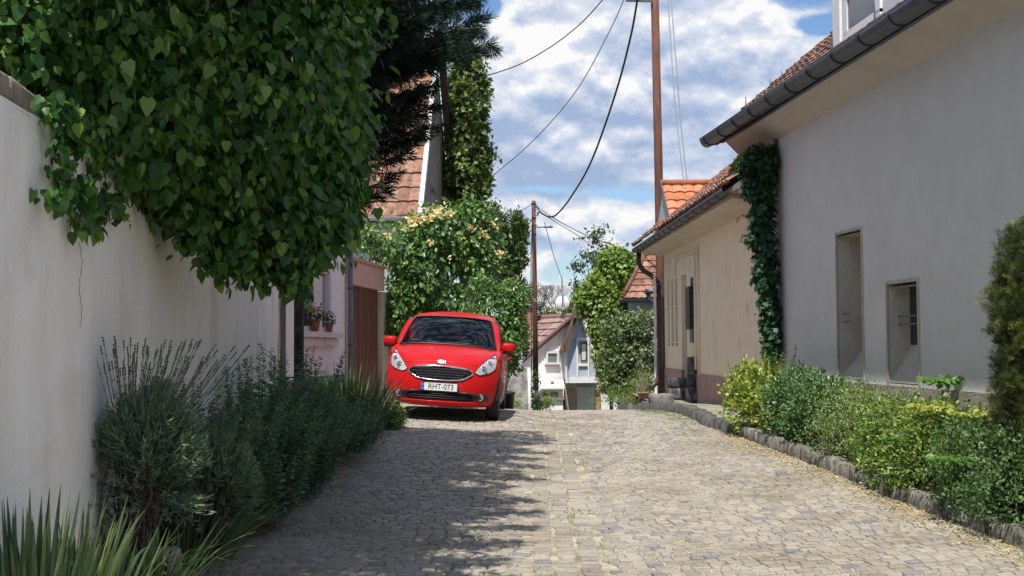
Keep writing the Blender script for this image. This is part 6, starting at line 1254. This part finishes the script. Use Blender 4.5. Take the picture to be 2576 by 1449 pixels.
# mirrors
for s in (-1, 1):
    mb = MB(); mb.box((0, 0, 0), (.20, .13, .15), bev=.045); mb.v = [(s*(.90+(-v[2]*.1)*0)+v[0]*(1-.3*v[2]*0), 1.30+v[1]+abs(v[0])*.0+.12*max(0, s*v[0]), 1.055+v[2]*(1-.15*s*v[0]/.1*0)) for v in mb.v]
    mi = mb.link('wing_mirror', MT['carred'], car, True)
    mb = MB(); mb.box((s*.82, 1.29, .985), (.14, .06, .05), bev=.015); mb.box((s*.90, 1.31, .985), (.17, .10, .04), bev=.012); mb.link('mirror_foot', MT['carblack'], mi)
    MB().box((s*.90, 1.372, 1.055), (.16, .01, .11)).link('mirror_glass', MT['chrome'], mi)
    for yy in (1.95, 2.85): mb = MB(); mb.tube([(s*.862, yy, .86), (s*.895, yy+.04, .865), (s*.895, yy+.14, .865), (s*.862, yy+.18, .86)], .014, 6); mb.link('door_handle', MT['carred'], car, True)
    mb = MB(); mb.tube([(s*.858, 1.22, z) for z in (.3, .6, .9)], .003, 4); mb.tube([(s*.858, 2.36, z) for z in (.3, .6, .9)], .003, 4); mb.link('door_seam', MT['carblack'], car)
# wheels
for y in (.78, 3.2):
    for s in (-1, 1):
        cxx = s*.745; q = Matrix.Rotation(R_(90*s), 3, 'Y'); mb = MB()
        mb.lathe([(.19, -.09), (.27, -.095), (.29, -.08), (.298, -.05), (.298, .05), (.29, .08), (.27, .095), (.19, .09)], (cxx, y, .298), 36, q); w = mb.link('wheel', MT['rubber'], car, True)
        mb = MB(); mb.lathe([(.19, .06), (.185, .085), (.17, .07), (.16, .03), (0, .03)], (cxx, y, .298), 30, q)
        for k in range(5):
            a = k*2*math.pi/5
            for da in (-.14, .14): mb.tube([(cxx+s*.07, y+.03*math.cos(a), .298+.03*math.sin(a)), (cxx+s*.075, y+.175*math.cos(a+da), .298+.175*math.sin(a+da))], .014, 6)
        mb.link('rim', MT['alloy'], w, True)
        mb = MB(); mb.tube([(s*.828, y+.335*math.cos(a), .298+.335*math.sin(a)) for a in [math.pi*k/14 for k in range(15)]], .02, 6); mb.prism([(s*.5, y+.345*math.cos(a), .298+.345*math.sin(a)) for a in [math.pi*k/14 for k in range(15)]], (s*.338, 0, 0)); mb.link('wheel_arch', MT['carblack'], car)
MB().box((0, 2.05, .24), (1.30, 3.3, .1), bev=.02).link('underbody', MT['carblack'], car)
# cabin
cb = MB(); cb.box((0, 2.45, .62), (1.38, 2.5, .1)); cb.box((0, .98, .78), (1.34, .06, .5)); cb.link('cabin_floor', MT['cabin'], car)
cb = MB(); cb.box((0, 1.30, .93), (1.36, .42, .14), bev=.04); cb.link('dashboard', MT['cabin'], car, True)
for x in (-.34, .34):
    cb = MB(); cb.box((x, 2.25, .72), (.48, .5, .16), bev=.05); cb.box((x, 2.5, 1.02), (.46, .13, .56), Matrix.Rotation(R_(-12), 3, 'X'), .05); s_ = cb.link('seat', M_('seat_cloth', (.05, .055, .065), .9, var=.2), car, True)
    cb = MB(); cb.box((x, 2.57, 1.35), (.25, .09, .15), Matrix.Rotation(R_(-8), 3, 'X'), .035); cb.link('headrest', M_('headrest', (.08, .085, .1), .85), s_, True)
cb = MB(); cb.box((0, 3.3, 1.0), (1.2, .13, .5), bev=.05); cb.link('rear_seat', MT['cabin'], car, True)
c = Vector((.36, 1.62, 1.04)); q = Matrix.Rotation(R_(65), 3, 'X'); cb = MB(); cb.tube([c+q @ Vector((.175*math.cos(a), .175*math.sin(a), 0)) for a in [2*math.pi*k/28 for k in range(29)]], .014, 8); cb.tube([c+q @ Vector((-.17, 0, 0)), c+q @ Vector((.17, 0, 0))], .014, 6); cb.tube([c, c+q @ Vector((0, -.17, 0))], .014, 6); cb.link('steering_wheel', M_('wheel_grey', (.10, .105, .12), .4), car, True)
cb = MB(); cb.box((.02, 1.76, 1.36), (.20, .03, .065), bev=.01); cb.link('rear_view_mirror', M_('mirror_shell', (.2, .22, .24), .3), car, True)
p = yz(12, -.50); cb = MB(); cb.box(p+Vector((0, .12, .045)), (.10, .005, .04), Matrix.Rotation(R_(-50), 3, 'X')); cb.link('windscreen_sticker', M_('sticker_orange', (.8, .15, .03), .5), gl)
p = yz(12, .06); cb = MB(); cb.box(p+Vector((0, .07, .012)), (.17, .03, .012)); cb.link('paper_slip', M_('blue_paper', (.15, .35, .6), .5), car)
